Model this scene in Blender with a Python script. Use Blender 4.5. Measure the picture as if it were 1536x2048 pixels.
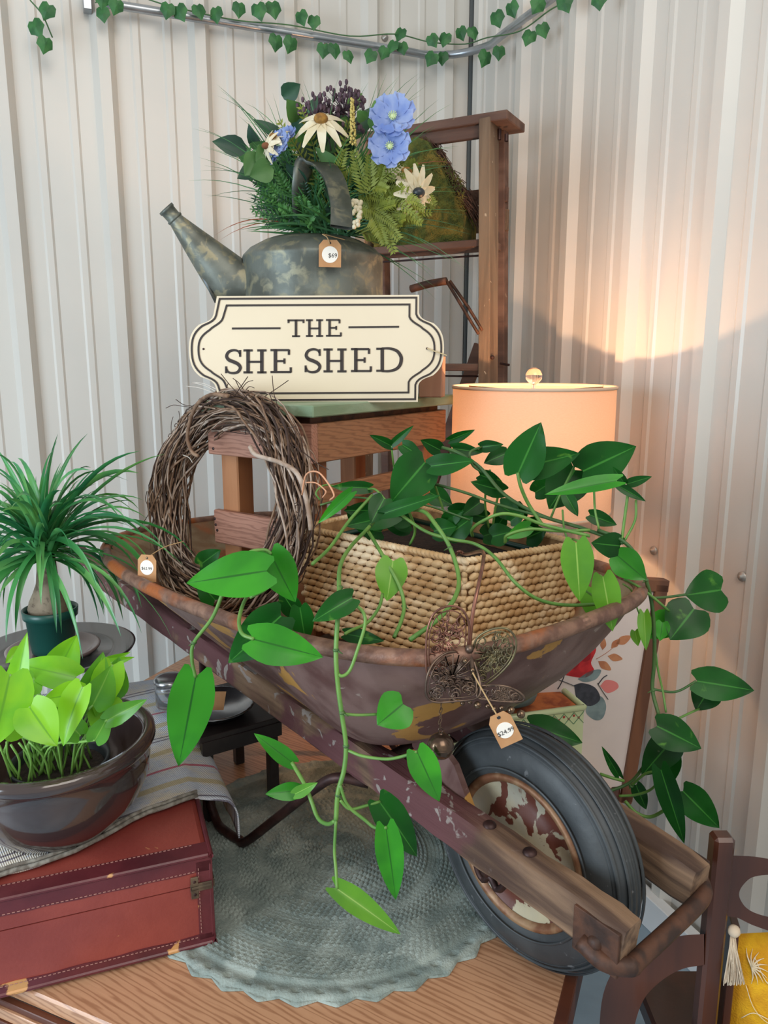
import bpy, math, random
from mathutils import Vector, Matrix, noise
random.seed(7)
S = bpy.context.scene
for o in list(bpy.data.objects): bpy.data.objects.remove(o)
COL = S.collection
PI = math.pi

# ------------------------------------------------------------------ camera, world, lights, exposure
EYE = 1.62; FPX = 1540.0; PITCH = math.atan(.2)
cd = bpy.data.cameras.new('camera'); cam = bpy.data.objects.new('camera', cd); COL.objects.link(cam)
cam.location = (0, 0, EYE); cam.rotation_euler = (PI/2-PITCH, 0, 0)
cd.sensor_fit = 'VERTICAL'; cd.sensor_height = 36.0; cd.lens = 36.0*FPX/2048; cd.clip_start = .02
S.camera = cam
w = bpy.data.worlds.new('world'); S.world = w; w.use_nodes = True
bg = w.node_tree.nodes['Background']; bg.inputs[0].default_value = (.98, .95, .90, 1); bg.inputs[1].default_value = .50

def area(name, loc, target, sx, sy, power, color, spread=PI):
    l = bpy.data.lights.new(name, 'AREA'); l.shape = 'RECTANGLE'; l.size = sx; l.size_y = sy; l.energy = power; l.color = color; l.spread = spread
    o = bpy.data.objects.new(name, l); COL.objects.link(o); o.location = loc
    o.rotation_euler = (Vector(target)-Vector(loc)).to_track_quat('-Z', 'Y').to_euler()
    return o
area('window_light', (-2.5, -.6, 1.5), (.1, 1.5, 1.0), 1.5, 1.6, 74, (.72, .87, 1.0))
area('ceiling_light', (.9, -1.2, 3.6), (.1, 1.9, 1.0), 2.2, 2.2, 55, (1.0, .93, .84))
S.view_settings.view_transform = 'Standard'; S.view_settings.look = 'None'
S.view_settings.gamma = 1; S.view_settings.use_curve_mapping = False
S.view_settings.exposure = .24

# ------------------------------------------------------------------ measuring helpers (photo point -> place in the room)
CP, SP = math.cos(PITCH), math.sin(PITCH); EY = Vector((0, 0, EYE))
V = Vector
def ray(x, y):
    a = (x-768)/FPX; b = (1024-y)/FPX
    return V((a, CP+b*SP, -SP+b*CP))
def onz(x, y, z): r = ray(x, y); return EY+r*((z-EYE)/r.z)
def ony(x, y, Y): r = ray(x, y); return EY+r*(Y/r.y)
def onp(x, y, p0, n): r = ray(x, y); n = V(n); return EY+r*((V(p0)-EY).dot(n)/r.dot(n))
def dep(x, y, d): return EY+ray(x, y)*d

# ------------------------------------------------------------------ materials
def lin(c):
    return tuple((x/12.92 if x <= .04045 else ((x+.055)/1.055)**2.4) for x in (k/255 for k in c))+(1,)
class NT:
    def __init__(s, m): s.t = m.node_tree; s.n = s.t.nodes
    def new(s, typ, **kw):
        n = s.n.new(typ)
        for k, v in kw.items(): setattr(n, k, v)
        return n
    def link(s, a, b): s.t.links.new(a, b)
def mat(name, c1, c2=None, scale=20, rough=.6, metal=0, bump=0, bscale=60, axis=None, stretch=10, c3=None, s3=6, t3=.6, soft=.06,
        trans=0, coat=0, rib=None, fade=None, c4=None, s4=20, t4=.62, lo=.35, hi=.65, detail=6, spec=.5, wave=None):
    m = bpy.data.materials.new(name); m.use_nodes = True; t = NT(m); b = t.n['Principled BSDF']
    b.inputs['Roughness'].default_value = rough; b.inputs['Metallic'].default_value = metal
    b.inputs['Specular IOR Level'].default_value = spec
    if coat: b.inputs['Coat Weight'].default_value = coat; b.inputs['Coat Roughness'].default_value = .08
    tc = t.new('ShaderNodeTexCoord'); vec = tc.outputs['Object']
    if axis is not None:
        a = V(axis).normalized()
        d = t.new('ShaderNodeVectorMath', operation='DOT_PRODUCT'); d.inputs[1].default_value = a; t.link(vec, d.inputs[0])
        sc = t.new('ShaderNodeVectorMath', operation='SCALE'); sc.inputs[0].default_value = a*(1-1/stretch); t.link(d.outputs['Value'], sc.inputs['Scale'])
        sb = t.new('ShaderNodeVectorMath', operation='SUBTRACT'); t.link(vec, sb.inputs[0]); t.link(sc.outputs[0], sb.inputs[1]); vec = sb.outputs[0]
    col = None
    def nz(scale, detail=6, dist=0, v=None):
        n = t.new('ShaderNodeTexNoise'); n.inputs['Scale'].default_value = scale; n.inputs['Detail'].default_value = detail
        n.inputs['Distortion'].default_value = dist; t.link(v if v else vec, n.inputs['Vector']); return n.outputs['Fac']
    def ramp(f, a, bb):
        r = t.new('ShaderNodeMapRange', interpolation_type='SMOOTHSTEP'); r.inputs['From Min'].default_value = a; r.inputs['From Max'].default_value = bb; t.link(f, r.inputs['Value']); return r.outputs[0]
    def mix(f, a, bb):
        x = t.new('ShaderNodeMix', data_type='RGBA'); t.link(f, x.inputs[0])
        for i, q in ((6, a), (7, bb)):
            if isinstance(q, tuple): x.inputs[i].default_value = q
            else: t.link(q, x.inputs[i])
        return x.outputs[2]
    base = lin(c1)
    if c2:
        if wave:
            wv = t.new('ShaderNodeTexWave', wave_type='RINGS' if wave[0] == 'r' else 'BANDS'); wv.inputs['Scale'].default_value = wave[1]
            wv.inputs['Distortion'].default_value = wave[2]; wv.inputs['Detail'].default_value = 3; wv.inputs['Detail Scale'].default_value = 1.5
            if wave[0] != 'r': wv.bands_direction = 'DIAGONAL'
            t.link(vec, wv.inputs['Vector']); f = wv.outputs['Fac']
            f = ramp(f, lo, hi)
        else: f = ramp(nz(scale, detail, .3), lo, hi)
        base = mix(f, base, lin(c2))
    if c3:
        f3 = ramp(nz(s3, 8, .6, tc.outputs['Object']), t3-soft, t3+soft)
        if fade:
            fd = t.new('ShaderNodeVectorMath', operation='DOT_PRODUCT'); fd.inputs[1].default_value = fade[0]; t.link(tc.outputs['Object'], fd.inputs[0])
            ff = ramp(fd.outputs['Value'], fade[1], fade[2]); mm = t.new('ShaderNodeMath', operation='MULTIPLY'); t.link(f3, mm.inputs[0]); t.link(ff, mm.inputs[1]); f3 = mm.outputs[0]
        base = mix(f3, base, lin(c3))
    if c4:
        f4 = ramp(nz(s4, 8, .8, tc.outputs['Object']), t4-.02, t4+.02)
        if fade: mm = t.new('ShaderNodeMath', operation='MULTIPLY'); t.link(f4, mm.inputs[0]); t.link(ff, mm.inputs[1]); f4 = mm.outputs[0]
        base = mix(f4, base, lin(c4))
    if rib:
        at = t.new('ShaderNodeAttribute'); at.attribute_name = 'mid'
        base = mix(ramp(at.outputs['Fac'], .02, .07), lin(rib), base)
    if isinstance(base, tuple): b.inputs['Base Color'].default_value = base
    else: t.link(base, b.inputs['Base Color'])
    if bump:
        bp = t.new('ShaderNodeBump'); bp.inputs['Strength'].default_value = bump; bp.inputs['Distance'].default_value = .004
        t.link(nz(bscale, 8), bp.inputs['Height']); t.link(bp.outputs[0], b.inputs['Normal'])
    if trans:
        tr = t.new('ShaderNodeBsdfTranslucent'); mx = t.new('ShaderNodeMixShader'); mx.inputs[0].default_value = trans
        if isinstance(base, tuple): tr.inputs[0].default_value = base
        else: t.link(base, tr.inputs[0])
        t.link(b.outputs[0], mx.inputs[1]); t.link(tr.outputs[0], mx.inputs[2]); t.link(mx.outputs[0], t.n['Material Output'].inputs[0])
    return m

# ------------------------------------------------------------------ mesh helpers
def cr(pts, n=6):
    P = [V(p) for p in pts]
    if len(P) < 3: return P
    P = [P[0]*2-P[1]]+P+[P[-1]*2-P[-2]]; out = []
    for i in range(1, len(P)-2):
        a, b, c, d = P[i-1:i+3]
        for k in range(n):
            t = k/n
            out.append(.5*((2*b)+(c-a)*t+(2*a-5*b+4*c-d)*t*t+(3*b-a-3*c+d)*t**3))
    out.append(P[-2]); return out
class MB:
    def __init__(s): s.v = []; s.f = []
    def add(s, vs, fs):
        o = len(s.v); s.v += [V(x) for x in vs]; s.f += [tuple(i+o for i in q) for q in fs]; return s
    def box(s, c, ex, ey, ez, bev=.12):
        # box with chamfered edges; ex, ey, ez are half vectors
        c = V(c); ex, ey, ez = V(ex), V(ey), V(ez); m = min(ex.length, ey.length, ez.length)*bev
        a = [(e.length-m)/e.length for e in (ex, ey, ez)]
        idx = {}; vs = []
        for sx in (-1, 1):
            for sy in (-1, 1):
                for sz in (-1, 1):
                    for k in range(3):
                        q = [a[0]*sx, a[1]*sy, a[2]*sz]; q[k] = (sx, sy, sz)[k]
                        idx[(sx, sy, sz, k)] = len(vs); vs.append(c+ex*q[0]+ey*q[1]+ez*q[2])
        fs = []; I = idx
        for g in (-1, 1):
            fs.append((I[g, -1, -1, 0], I[g, 1, -1, 0], I[g, 1, 1, 0], I[g, -1, 1, 0]))
            fs.append((I[-1, g, -1, 1], I[1, g, -1, 1], I[1, g, 1, 1], I[-1, g, 1, 1]))
            fs.append((I[-1, -1, g, 2], I[1, -1, g, 2], I[1, 1, g, 2], I[-1, 1, g, 2]))
        for p in (-1, 1):
            for q in (-1, 1):
                fs.append((I[p, q, -1, 0], I[p, q, 1, 0], I[p, q, 1, 1], I[p, q, -1, 1]))
                fs.append((I[p, -1, q, 0], I[p, 1, q, 0], I[p, 1, q, 2], I[p, -1, q, 2]))
                fs.append((I[-1, p, q, 1], I[1, p, q, 1], I[1, p, q, 2], I[-1, p, q, 2]))
                for r in (-1, 1): fs.append((I[p, q, r, 0], I[p, q, r, 1], I[p, q, r, 2]))
        return s.add(vs, fs)
    def beam(s, p0, p1, w, h, up=(0, 0, 1), bev=.12):
        p0, p1 = V(p0), V(p1); a = p1-p0; sd = a.cross(V(up)).normalized(); u = sd.cross(a).normalized()
        return s.box((p0+p1)/2, a/2, sd*w/2, u*h/2, bev)
    def tube(s, pts, r, seg=8, n=0, cap=True, flat=1, up=None):
        P = cr(pts, n) if n else [V(p) for p in pts]
        N = len(P)
        if callable(r): R = [r(i/(N-1)) for i in range(N)]
        elif isinstance(r, (list, tuple)): R = [r[min(int(i/(N-1)*(len(r)-1)), len(r)-2)]*(1-((i/(N-1)*(len(r)-1)) % 1 if i < N-1 else 1))+r[min(int(i/(N-1)*(len(r)-1))+1, len(r)-1)]*((i/(N-1)*(len(r)-1)) % 1 if i < N-1 else 1) for i in range(N)]
        else: R = [r]*N
        vs = []; fs = []; pu = V(up) if up else None
        for i in range(N):
            t = (P[min(i+1, N-1)]-P[max(i-1, 0)])
            if t.length < 1e-9: t = V((0, 0, 1))
            t.normalize()
            if pu is None: pu = V((0, 0, 1)) if abs(t.z) < .9 else V((1, 0, 0))
            sd = t.cross(pu)
            if sd.length < 1e-6: sd = t.cross(V((.3, .8, .5)))
            sd.normalize(); u = sd.cross(t).normalized()
            if not up: pu = u
            for k in range(seg):
                an = 2*PI*(k+.5)/seg; vs.append(P[i]+sd*math.cos(an)*R[i]+u*math.sin(an)*R[i]*flat)
        for i in range(N-1):
            for k in range(seg): fs.append((i*seg+k, i*seg+(k+1) % seg, (i+1)*seg+(k+1) % seg, (i+1)*seg+k))
        if cap and seg > 2: fs.append(tuple(range(seg))[::-1]); fs.append(tuple((N-1)*seg+k for k in range(seg)))
        return s.add(vs, fs)
    def lathe(s, prof, c, seg=48, axis=(0, 0, 1), wob=None, close=False):
        # prof: (radius, height) pairs
        ax = V(axis).normalized(); x = ax.orthogonal().normalized(); y = ax.cross(x); c = V(c); vs = []; fs = []
        if abs(ax.z) > .99: x, y = V((1, 0, 0)), V((0, 1, 0))
        for i, (r, h) in enumerate(prof):
            for k in range(seg):
                a = 2*PI*k/seg; rr = max(r, 1e-5)*(wob(a, h) if wob else 1)
                vs.append(c+ax*h+x*math.cos(a)*rr+y*math.sin(a)*rr)
        n = len(prof)
        for i in range(n-1 if not close else n):
            for k in range(seg):
                j = (i+1) % n; fs.append((i*seg+k, i*seg+(k+1) % seg, j*seg+(k+1) % seg, j*seg+k))
        return s.add(vs, fs)
    def ball(s, c, r, seg=12, rings=8, sc=(1, 1, 1), rot=None):
        vs = []; fs = []; c = V(c)
        for i in range(rings+1):
            for k in range(seg):
                th = PI*i/rings; a = 2*PI*k/seg
                q = V((math.sin(th)*math.cos(a)*r*sc[0], math.sin(th)*math.sin(a)*r*sc[1], math.cos(th)*r*sc[2]))
                vs.append(c+(rot @ q if rot else q))
        for i in range(rings):
            for k in range(seg): fs.append((i*seg+k, (i+1)*seg+k, (i+1)*seg+(k+1) % seg, i*seg+(k+1) % seg))
        return s.add(vs, fs)
    def prism(s, poly, ext):
        # polygon (3D points, fan-safe ngon) extruded by vector
        n = len(poly); e = V(ext); P = [V(p) for p in poly]
        return s.add(P+[p+e for p in P], [tuple(range(n)), tuple(range(2*n-1, n-1, -1))]+[(i, i+n, (i+1) % n+n, (i+1) % n) for i in range(n)])
    def grid(s, rows):
        m = len(rows[0]); vs = [p for r in rows for p in r]
        return s.add(vs, [(i*m+j, i*m+j+1, (i+1)*m+j+1, (i+1)*m+j) for i in range(len(rows)-1) for j in range(m-1)])
def props(o, label=None, cat=None, group=None, kind=None):
    for k, v in (('label', label), ('category', cat), ('group', group), ('kind', kind)):
        if v: o[k] = v
    return o
def thing(name, loc, label, cat, group=None):
    o = bpy.data.objects.new(name, None); o.empty_display_size = .05; COL.objects.link(o); o.location = loc
    return props(o, label, cat, group)
ORG = {}
def obj(name, mb, m, parent=None, smooth=False, loc=None, label=None, cat=None, group=None, kind=None):
    # vertices are given in room coordinates; the origin goes to the parent's (or to loc)
    if parent is not None: org = ORG[parent.name] if parent.name in ORG else V(parent.location)
    else:
        if loc is None:
            xs = [v.x for v in mb.v]; ys = [v.y for v in mb.v]; zs = [v.z for v in mb.v]
            loc = ((min(xs)+max(xs))/2, (min(ys)+max(ys))/2, min(zs))
        org = V(loc)
    me = bpy.data.meshes.new(name); me.from_pydata([v-org for v in mb.v], [], mb.f); me.update()
    me.materials.append(m)
    if smooth: me.polygons.foreach_set('use_smooth', [True]*len(me.polygons))
    if hasattr(mb, 'mid'): me.attributes.new('mid', 'FLOAT', 'POINT').data.foreach_set('value', mb.mid)
    o = bpy.data.objects.new(name, me); COL.objects.link(o)
    if parent is not None: o.parent = parent
    else: o.location = org
    ORG[o.name] = org
    return props(o, label, cat, group, kind)
def autosmooth(o, deg=40):
    me = o.data; me.polygons.foreach_set('use_smooth', [True]*len(me.polygons)); me.set_sharp_from_angle(angle=math.radians(deg)); return o
_tx = {}
def text(name, s, m, parent, c, xdir, updir, size, ext=.0004):
    k = bpy.data.curves.new('tmp', 'FONT'); k.body = s; k.size = 1; k.align_x = 'CENTER'; k.align_y = 'CENTER'; k.resolution_u = 2
    o = bpy.data.objects.new('tmp', k); COL.objects.link(o); bpy.context.view_layer.update()
    me = o.to_mesh(); x = V(xdir).normalized(); u = V(updir).normalized(); n = x.cross(u)
    mb = MB(); mb.add([V(c)+x*v.co.x*size+u*v.co.y*size+n*ext for v in me.vertices], [tuple(p.vertices) for p in me.polygons])
    o.to_mesh_clear(); bpy.data.objects.remove(o); bpy.data.curves.remove(k)
    return obj(name, mb, m, parent)

# ------------------------------------------------------------------ leaf shapes
def leafmesh(b, t, w, roll=0, curl=.10, fold=.18, heart=True, mb=None, nrm=None, rows=9, wav=.02, hole=0):
    b, t = V(b), V(t); a = t-b; L = a.length; a.normalize()
    n = V(nrm) if nrm else (EY-(b+t)/2).normalized()
    sd = a.cross(n).normalized(); n = sd.cross(a).normalized()
    if roll: R = Matrix.Rotation(math.radians(roll), 3, a); sd = R @ sd; n = R @ n
    mb = mb or MB(); J = [-1, -.66, -.33, 0, .33, .66, 1]; G = []
    ph = random.random()*6
    for i in range(rows+1):
        s = i/rows; row = []
        if heart: pr = (.62+1.9*s-1.2*s*s)/1.35 if s < .3 else (1-((s-.3)/.7)**1.65)**.93*1.0
        else: pr = math.sin(PI*min(1, (s*.97+.03))**.75)**.9 if s < 1 else 0
        if heart and s < .3: pr = .58+.42*math.sin(s/.3*PI/2)
        hw = w/2*max(pr, .004)
        for j in J:
            back = (.15*L*abs(j)**1.2*(1-s)**4) if heart else 0
            if heart and s == 0: back *= (1.25 if abs(j) < .9 else .75)
            p = b+a*(s*L-back)+sd*j*hw+n*(fold*abs(j)*hw*1.0-curl*L*(s*s-.25*s)+wav*w*math.sin(s*9+ph+j*2)*abs(j))
            row.append(p)
        G.append(row)
    o0 = len(mb.v); mb.grid(G); mb.mid = getattr(mb, 'mid', [0]*o0)+[abs(j) for _ in G for j in J]; return mb
def ivymesh(c, up, n, r):
    c = V(c); up = V(up).normalized(); n = V(n).normalized(); sd = up.cross(n).normalized()
    out = [(0, -.62), (.34, -.82), (.72, -.58), (.80, -.20), (.86, .22), (.50, .50), (0, 1.1), (-.50, .50), (-.86, .22), (-.80, -.20), (-.72, -.58), (-.34, -.82)]
    vs = [c+n*r*.16]+[c+sd*x*r+up*y*r-n*r*.18*(x*x+.3*y*y) for x, y in out]
    return MB().add(vs, [(0, i, i % len(out)+1) for i in range(1, len(out)+1)])

# ================================================================== SETTING
CRN = V((.331, 3.15, 0)); DL = V((-.927, -.375, 0)); DR = V((.375, -.927, 0)); UP = V((0, 0, 1))
NL = V((.375, -.927, 0)); NR = V((-.927, -.375, 0))
M_wall = mat('painted_metal_wall', (206, 203, 196), (200, 198, 192), scale=2, rough=.38, spec=.5)
M_trimdark = mat('dark_gap', (70, 76, 78), rough=.6)
M_screw = mat('screw_metal', (176, 172, 166), rough=.4, metal=.6)
M_floor = mat('concrete_floor', (148, 168, 182), (132, 152, 166), scale=4, rough=.35, bump=.1)
fl = obj('floor', MB().grid([[V((x, y, 0)) for x in (-4.2, 3.2)] for y in (-2.5, 3.6)]), M_floor, kind='structure', loc=(0, 0, 0))
def ribwall(name, d, n, t0, tend, hgt):
    root = thing(name, CRN, None, None); root['kind'] = 'structure'
    p = .300; pts = []
    ks = [t0+p*k for k in range(-1, int(tend/p)+1)]
    # one panel is three ribs wide; neighbours lap on a rib
    i = 0
    while i+3 < len(ks)+1 and i < len(ks)-1:
        seg = ks[i:i+3]; prof = []
        for q in seg:
            prof += [(q-.036, 0), (q-.017, .026), (q+.017, .026), (q+.036, 0)]
            for m in (1, 2):
                c = q+p*m/3; prof += [(c-.016, 0), (c-.009, .0045), (c+.009, .0045), (c+.016, 0)]
        prof.append((seg[-1]+p-.036, 0)); lap = seg[-1]+p
        prof += [(lap-.017, .0255), (lap+.014, .0255)]
        prof = [(max(a, 0), b) for a, b in prof if a > -.001 or True]
        g = [[CRN+d*a+n*(b) for a, b in prof], [CRN+d*a+n*(b)+UP*hgt for a, b in prof]]
        obj('panel', MB().grid(g), M_wall, root)
        i += 3
    return root
wl = ribwall('wall_left', DL, NL, .11, 4.1, 3.7)
wr = ribwall('wall_right', DR, NR, .07+.0, 4.4, 3.7)
# corner trim and dark gap
mb = MB(); mb.box(CRN+NL*.012+NR*.010+UP*1.85+(DR*.045), DR*.045, NR*.004, UP*1.85)
mb.box(CRN+NL*.010+UP*1.85+DL*.06+NR*.0, DL*.035, NL*.004, UP*1.85)
obj('trim_1', mb, M_wall, kind='structure')
mb = MB().box(CRN+NL*.022+NR*.020+UP*1.85, V((.006, 0, 0)), V((0, .006, 0)), UP*1.85)
obj('trim_2', mb, M_trimdark, kind='structure')
# baseboard strip seen on the floor at the foot of the right wall
mb = MB().box(CRN+DR*2.0+NR*.035+UP*.05, DR*2.0, NR*.018, UP*.05)
obj('baseboard_right', mb, mat('white_board', (225, 228, 230), rough=.5), kind='structure')
# wall screws
def screws(wallname, root, d, n, lst):
    for x, y in lst:
        q = onp(x, y, CRN+n*.004, n)
        mb = MB().lathe([(.0, .009), (.005, .009), (.0055, .004), (.012, .003), (.013, 0)], q, 10, n)
        obj('screw', mb, M_screw, root, True)
screws('l', wl, DL, NL, [(272, 17), (461, 49), (648, 86), (770, 75)])
screws('r', wr, DR, NR, [(1484, 1153), (1307, 1101), (1266, 455)])

# ---- conduit along both walls
M_cond = mat('galvanised_conduit', (178, 184, 190), (150, 156, 162), scale=9, rough=.3, metal=.75)
zc = EYE+1.065
co = .05
def wl_pt(t, off=co, z=zc): return CRN+DL*t+NL*off+UP*z
def wr_pt(t, off=co, z=zc): return CRN+DR*t+NR*off+UP*z
path = [wl_pt(1.30), wl_pt(.9), wl_pt(.5), wl_pt(.30), wl_pt(.20)]
mid = CRN+NL*(co+.055)+NR*(co+.055)+UP*zc
path += [mid, wr_pt(.20), wr_pt(.30), wr_pt(.55), wr_pt(.9), wr_pt(1.3)]
pr = thing('conduit_pipe', wl_pt(1.3), 'bent galvanised conduit pipe running round the wall corner near the top', 'pipe')
obj('pipe', MB().tube(path, .0135, 10, 8), M_cond, pr, True)
mb = MB().box(onp(174, 3, CRN+NL*.03, NL), DL*.012, NL*.02, UP*.028); obj('bracket', mb, M_cond, pr)

# ---- ivy garland
M_ivy = mat('ivy_leaf', (38, 92, 50), (58, 118, 62), scale=30, rough=.5, trans=.15)
M_ivystem = mat('ivy_stem', (70, 110, 70), rough=.6)
ivl = [(205, 0), (94, 22), (72, 55), (90, 88), (206, 28), (232, 12), (335, 20), (360, 24), (398, 22), (432, 28), (478, 18), (518, 22), (547, 18), (603, 35), (628, 44), (552, 84), (581, 88), (647, 100), (669, 100), (697, 112),
       (741, 112), (768, 105), (800, 68), (865, 80), (890, 78), (785, 92), (805, 95), (922, 66), (946, 65), (863, 117), (885, 115), (970, 116), (998, 104), (994, 36), (1024, 18), (1058, 74), (1086, 60), (1075, 10), (1130, 5), (1198, 0)]
vine = [(60, 0), (85, 30), (105, 75), None, (190, 5), (260, -10), (340, 12), (470, 40), (580, 50), (700, 72), (790, 68), (860, 84), (930, 88), (975, 75), (1040, 62), (1100, 20), (1140, 0)]
gl = thing('ivy_garland', wl_pt(.9, .09), 'green artificial ivy garland draped along the conduit pipe at the top', 'garland')
def wallpt(x, y, off):
    a = onp(x, y, CRN+NL*off, NL); b = onp(x, y, CRN+NR*off, NR)
    return min((q for q in (a, b) if q.y > .2), key=lambda q: q.y)
mb = MB(); cur = []
for q in vine+[None]:
    if q is None:
        if len(cur) > 1: mb.tube(cur, .0022, 5, 5)
        cur = []
    else: cur.append(wallpt(q[0], q[1], .075))
obj('vine', mb, M_ivystem, gl, True)
for i, (x, y) in enumerate(ivl):
    q = wallpt(x, y, .085+random.random()*.02); rr = .021+random.random()*.006
    nn = (EY-q).normalized()+V((random.uniform(-.5, .5), random.uniform(-.3, .3), random.uniform(-.5, .5)))
    up = V((random.uniform(-.6, .6), 0, -1))
    sq = 1
    o = obj('leaf', ivymesh(q, up, nn, rr*1.15), M_ivy, gl)

# ================================================================== TABLE
T1 = V((.92, -.39, 0)).normalized(); T2 = V((.39, .92, 0)).normalized(); ZT = .624
TC = V((.158, .752, 0))
def tp(a, b, z=ZT): return TC-T1*a+T2*b+UP*z      # a: to the left along the front edge, b: away
M_oak = mat('oak_top', (192, 146, 112), (150, 104, 74), axis=T1*1.0+T2*-.12, stretch=9, rough=.32, wave=('b', 46, 7), lo=.35, hi=1.3, bump=.12, bscale=120, coat=.2)
M_oakdark = mat('oak_dark', (96, 52, 34), (60, 30, 22), scale=14, axis=T1, rough=.4)
M_white = mat('white_paint', (205, 205, 208), rough=.5)
tb = thing('display_table', tp(.7, .7, 0), 'light oak grained wooden table under the wheelbarrow and rug', 'table')
mb = MB().box(tp(.72, .72, ZT-.014), T1*.72, T2*.72, UP*.014, .25); obj('tabletop', mb, M_oak, tb)
mb = MB().box(tp(-.006, .72, ZT-.03), T1*.010, T2*.725, UP*.032, .2)
obj('side_trim', mb, M_oakdark, tb)
for k, (z, h, m_) in enumerate([(ZT-.034, .006, M_oakdark), (ZT-.05, .010, M_oak), (ZT-.066, .006, M_oakdark)]):
    mb = MB().box(tp(.72, -.004-.004*k, z), T1*.71, T2*.006, UP*h, .2); obj('edge_moulding', mb, m_, tb)
mb = MB().box(tp(.72, .04, ZT-.12), T1*.66, T2*.012, UP*.05); mb.box(tp(.06, .72, ZT-.12), T1*.012, T2*.66, UP*.05)
mb.box(tp(.72, 1.40, ZT-.12), T1*.66, T2*.012, UP*.05); mb.box(tp(1.38, .72, ZT-.12), T1*.012, T2*.66, UP*.05)
obj('apron', mb, M_white, tb)
for a, b in ((.07, .05), (1.37, .05), (.07, 1.39), (1.37, 1.39)):
    obj('leg', MB().beam(tp(a, b, 0), tp(a, b, ZT-.028), .06, .06, T1), M_white, tb)

# ---- crochet rug
M_rug = mat('cotton_rug', (146, 158, 152), (120, 134, 130), scale=20, rough=.95, bump=.5, bscale=260, c3=(162, 174, 168), s3=9, t3=.56)
RC = V((-.105, 1.405, ZT+.001)); RR = .385
rings = 46; nseg = 560; vs = []; fs = []
for i in range(rings*2+1):
    s_ = i/(rings*2)
    for k in range(nseg):
        a = 2*PI*k/nseg; r = RR*s_; h = .007
        if s_ < .86:
            band = (1 if (s_ % .17) > .05 else .35)
            ri = (i//2); nst = max(8, min(140, int(RR*(ri/rings)*6.283/.012)))
            tuft = .35+.65*abs(math.sin(a*nst*.5+ri*1.3))
            h += (.006*tuft*band if i % 2 else -.002) if r > .02 else .003
            h += .004*noise.noise(V((math.cos(a)*r*7, math.sin(a)*r*7, .3)))
        else:
            h = .006-.0025*math.sin((s_-.86)/.14*PI*3) - (.004 if (i % 6 < 2 and (k % 10) < 3) else 0)
            if s_ > .95:
                f = (s_-.95)/.05; tri = abs(((k % 15)/15)-.5)*2
                r = RR*(.95+f*(.035*(1-tri)))
            h = max(h, .002)
        if i == rings*2: h = 0
        vs.append(RC+V((math.cos(a)*r, math.sin(a)*r, max(0, h))))
for i in range(rings*2):
    for k in range(nseg): fs.append((i*nseg+k, i*nseg+(k+1) % nseg, (i+1)*nseg+(k+1) % nseg, (i+1)*nseg+k))
m_ = MB(); m_.add(vs, fs)
obj('round_rug', m_, M_rug, smooth=True, label='round grey-blue crocheted cotton rug with scalloped edge under the wheelbarrow', cat='rug')

# ================================================================== WHEELBARROW
BO = V((.246, 1.154, ZT)); BA = math.radians(-50)
F = V((math.cos(BA), math.sin(BA), 0)); N = V((-F.y, F.x, 0))
def bp(u, v, z): return BO+F*u+N*v+UP*z
M_tray = mat('barrow_tray_paint', (120, 94, 88), (88, 60, 56), scale=12, rough=.45, bump=.2, bscale=40, c3=(168, 124, 62), s3=8, t3=.615, soft=.01, c4=(138, 120, 112), s4=44, t4=.71)
M_trayin = mat('barrow_tray_rust', (150, 132, 104), (122, 94, 66), scale=14, rough=.75, bump=.4, bscale=70, c3=(150, 84, 42), s3=9, t3=.58, soft=.10)
M_rim = mat('rusty_rim', (104, 74, 62), (140, 106, 88), scale=40, rough=.55, bump=.4, bscale=120, c3=(164, 92, 46), s3=7, t3=.56, metal=.3)
M_shaft = mat('weathered_shaft', (136, 108, 84), (70, 50, 40), scale=30, axis=F+UP*-.11, stretch=12, rough=.8, bump=.6, bscale=90, c3=(92, 54, 56), s3=5, t3=.42, soft=.05, c4=(142, 132, 126), s4=24, t4=.62, fade=(-F, -.10, .10))
M_shaftr = mat('painted_shaft', (118, 84, 82), (94, 58, 58), scale=16, axis=F+UP*-.16, stretch=8, rough=.65, bump=.35, bscale=70, c3=(146, 136, 132), s3=18, t3=.60, soft=.02)
M_iron = mat('rusty_iron', (72, 48, 44), (46, 30, 30), scale=30, rough=.5, bump=.2, metal=.5)
M_ironbr = mat('brown_iron', (94, 62, 46), (56, 40, 34), scale=30, rough=.6, bump=.3, metal=.3)
M_tyre = mat('tyre_rubber', (62, 66, 68), (46, 50, 53), scale=12, rough=.5, bump=.15, bscale=60, c3=(96, 98, 100), s3=60, t3=.70, soft=.03)
M_hubp = mat('chipped_hub', (182, 170, 140), (150, 148, 138), scale=7, rough=.5, bump=.15, c3=(96, 50, 38), s3=17, t3=.53, soft=.008)
M_hubr = mat('rusty_hub_lip', (120, 78, 54), (160, 128, 96), scale=26, rough=.5, metal=.3, bump=.2)
wb = thing('wheelbarrow', BO, 'old rusty brown wheelbarrow with wooden shafts and chipped wheel on the table', 'wheelbarrow')
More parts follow.
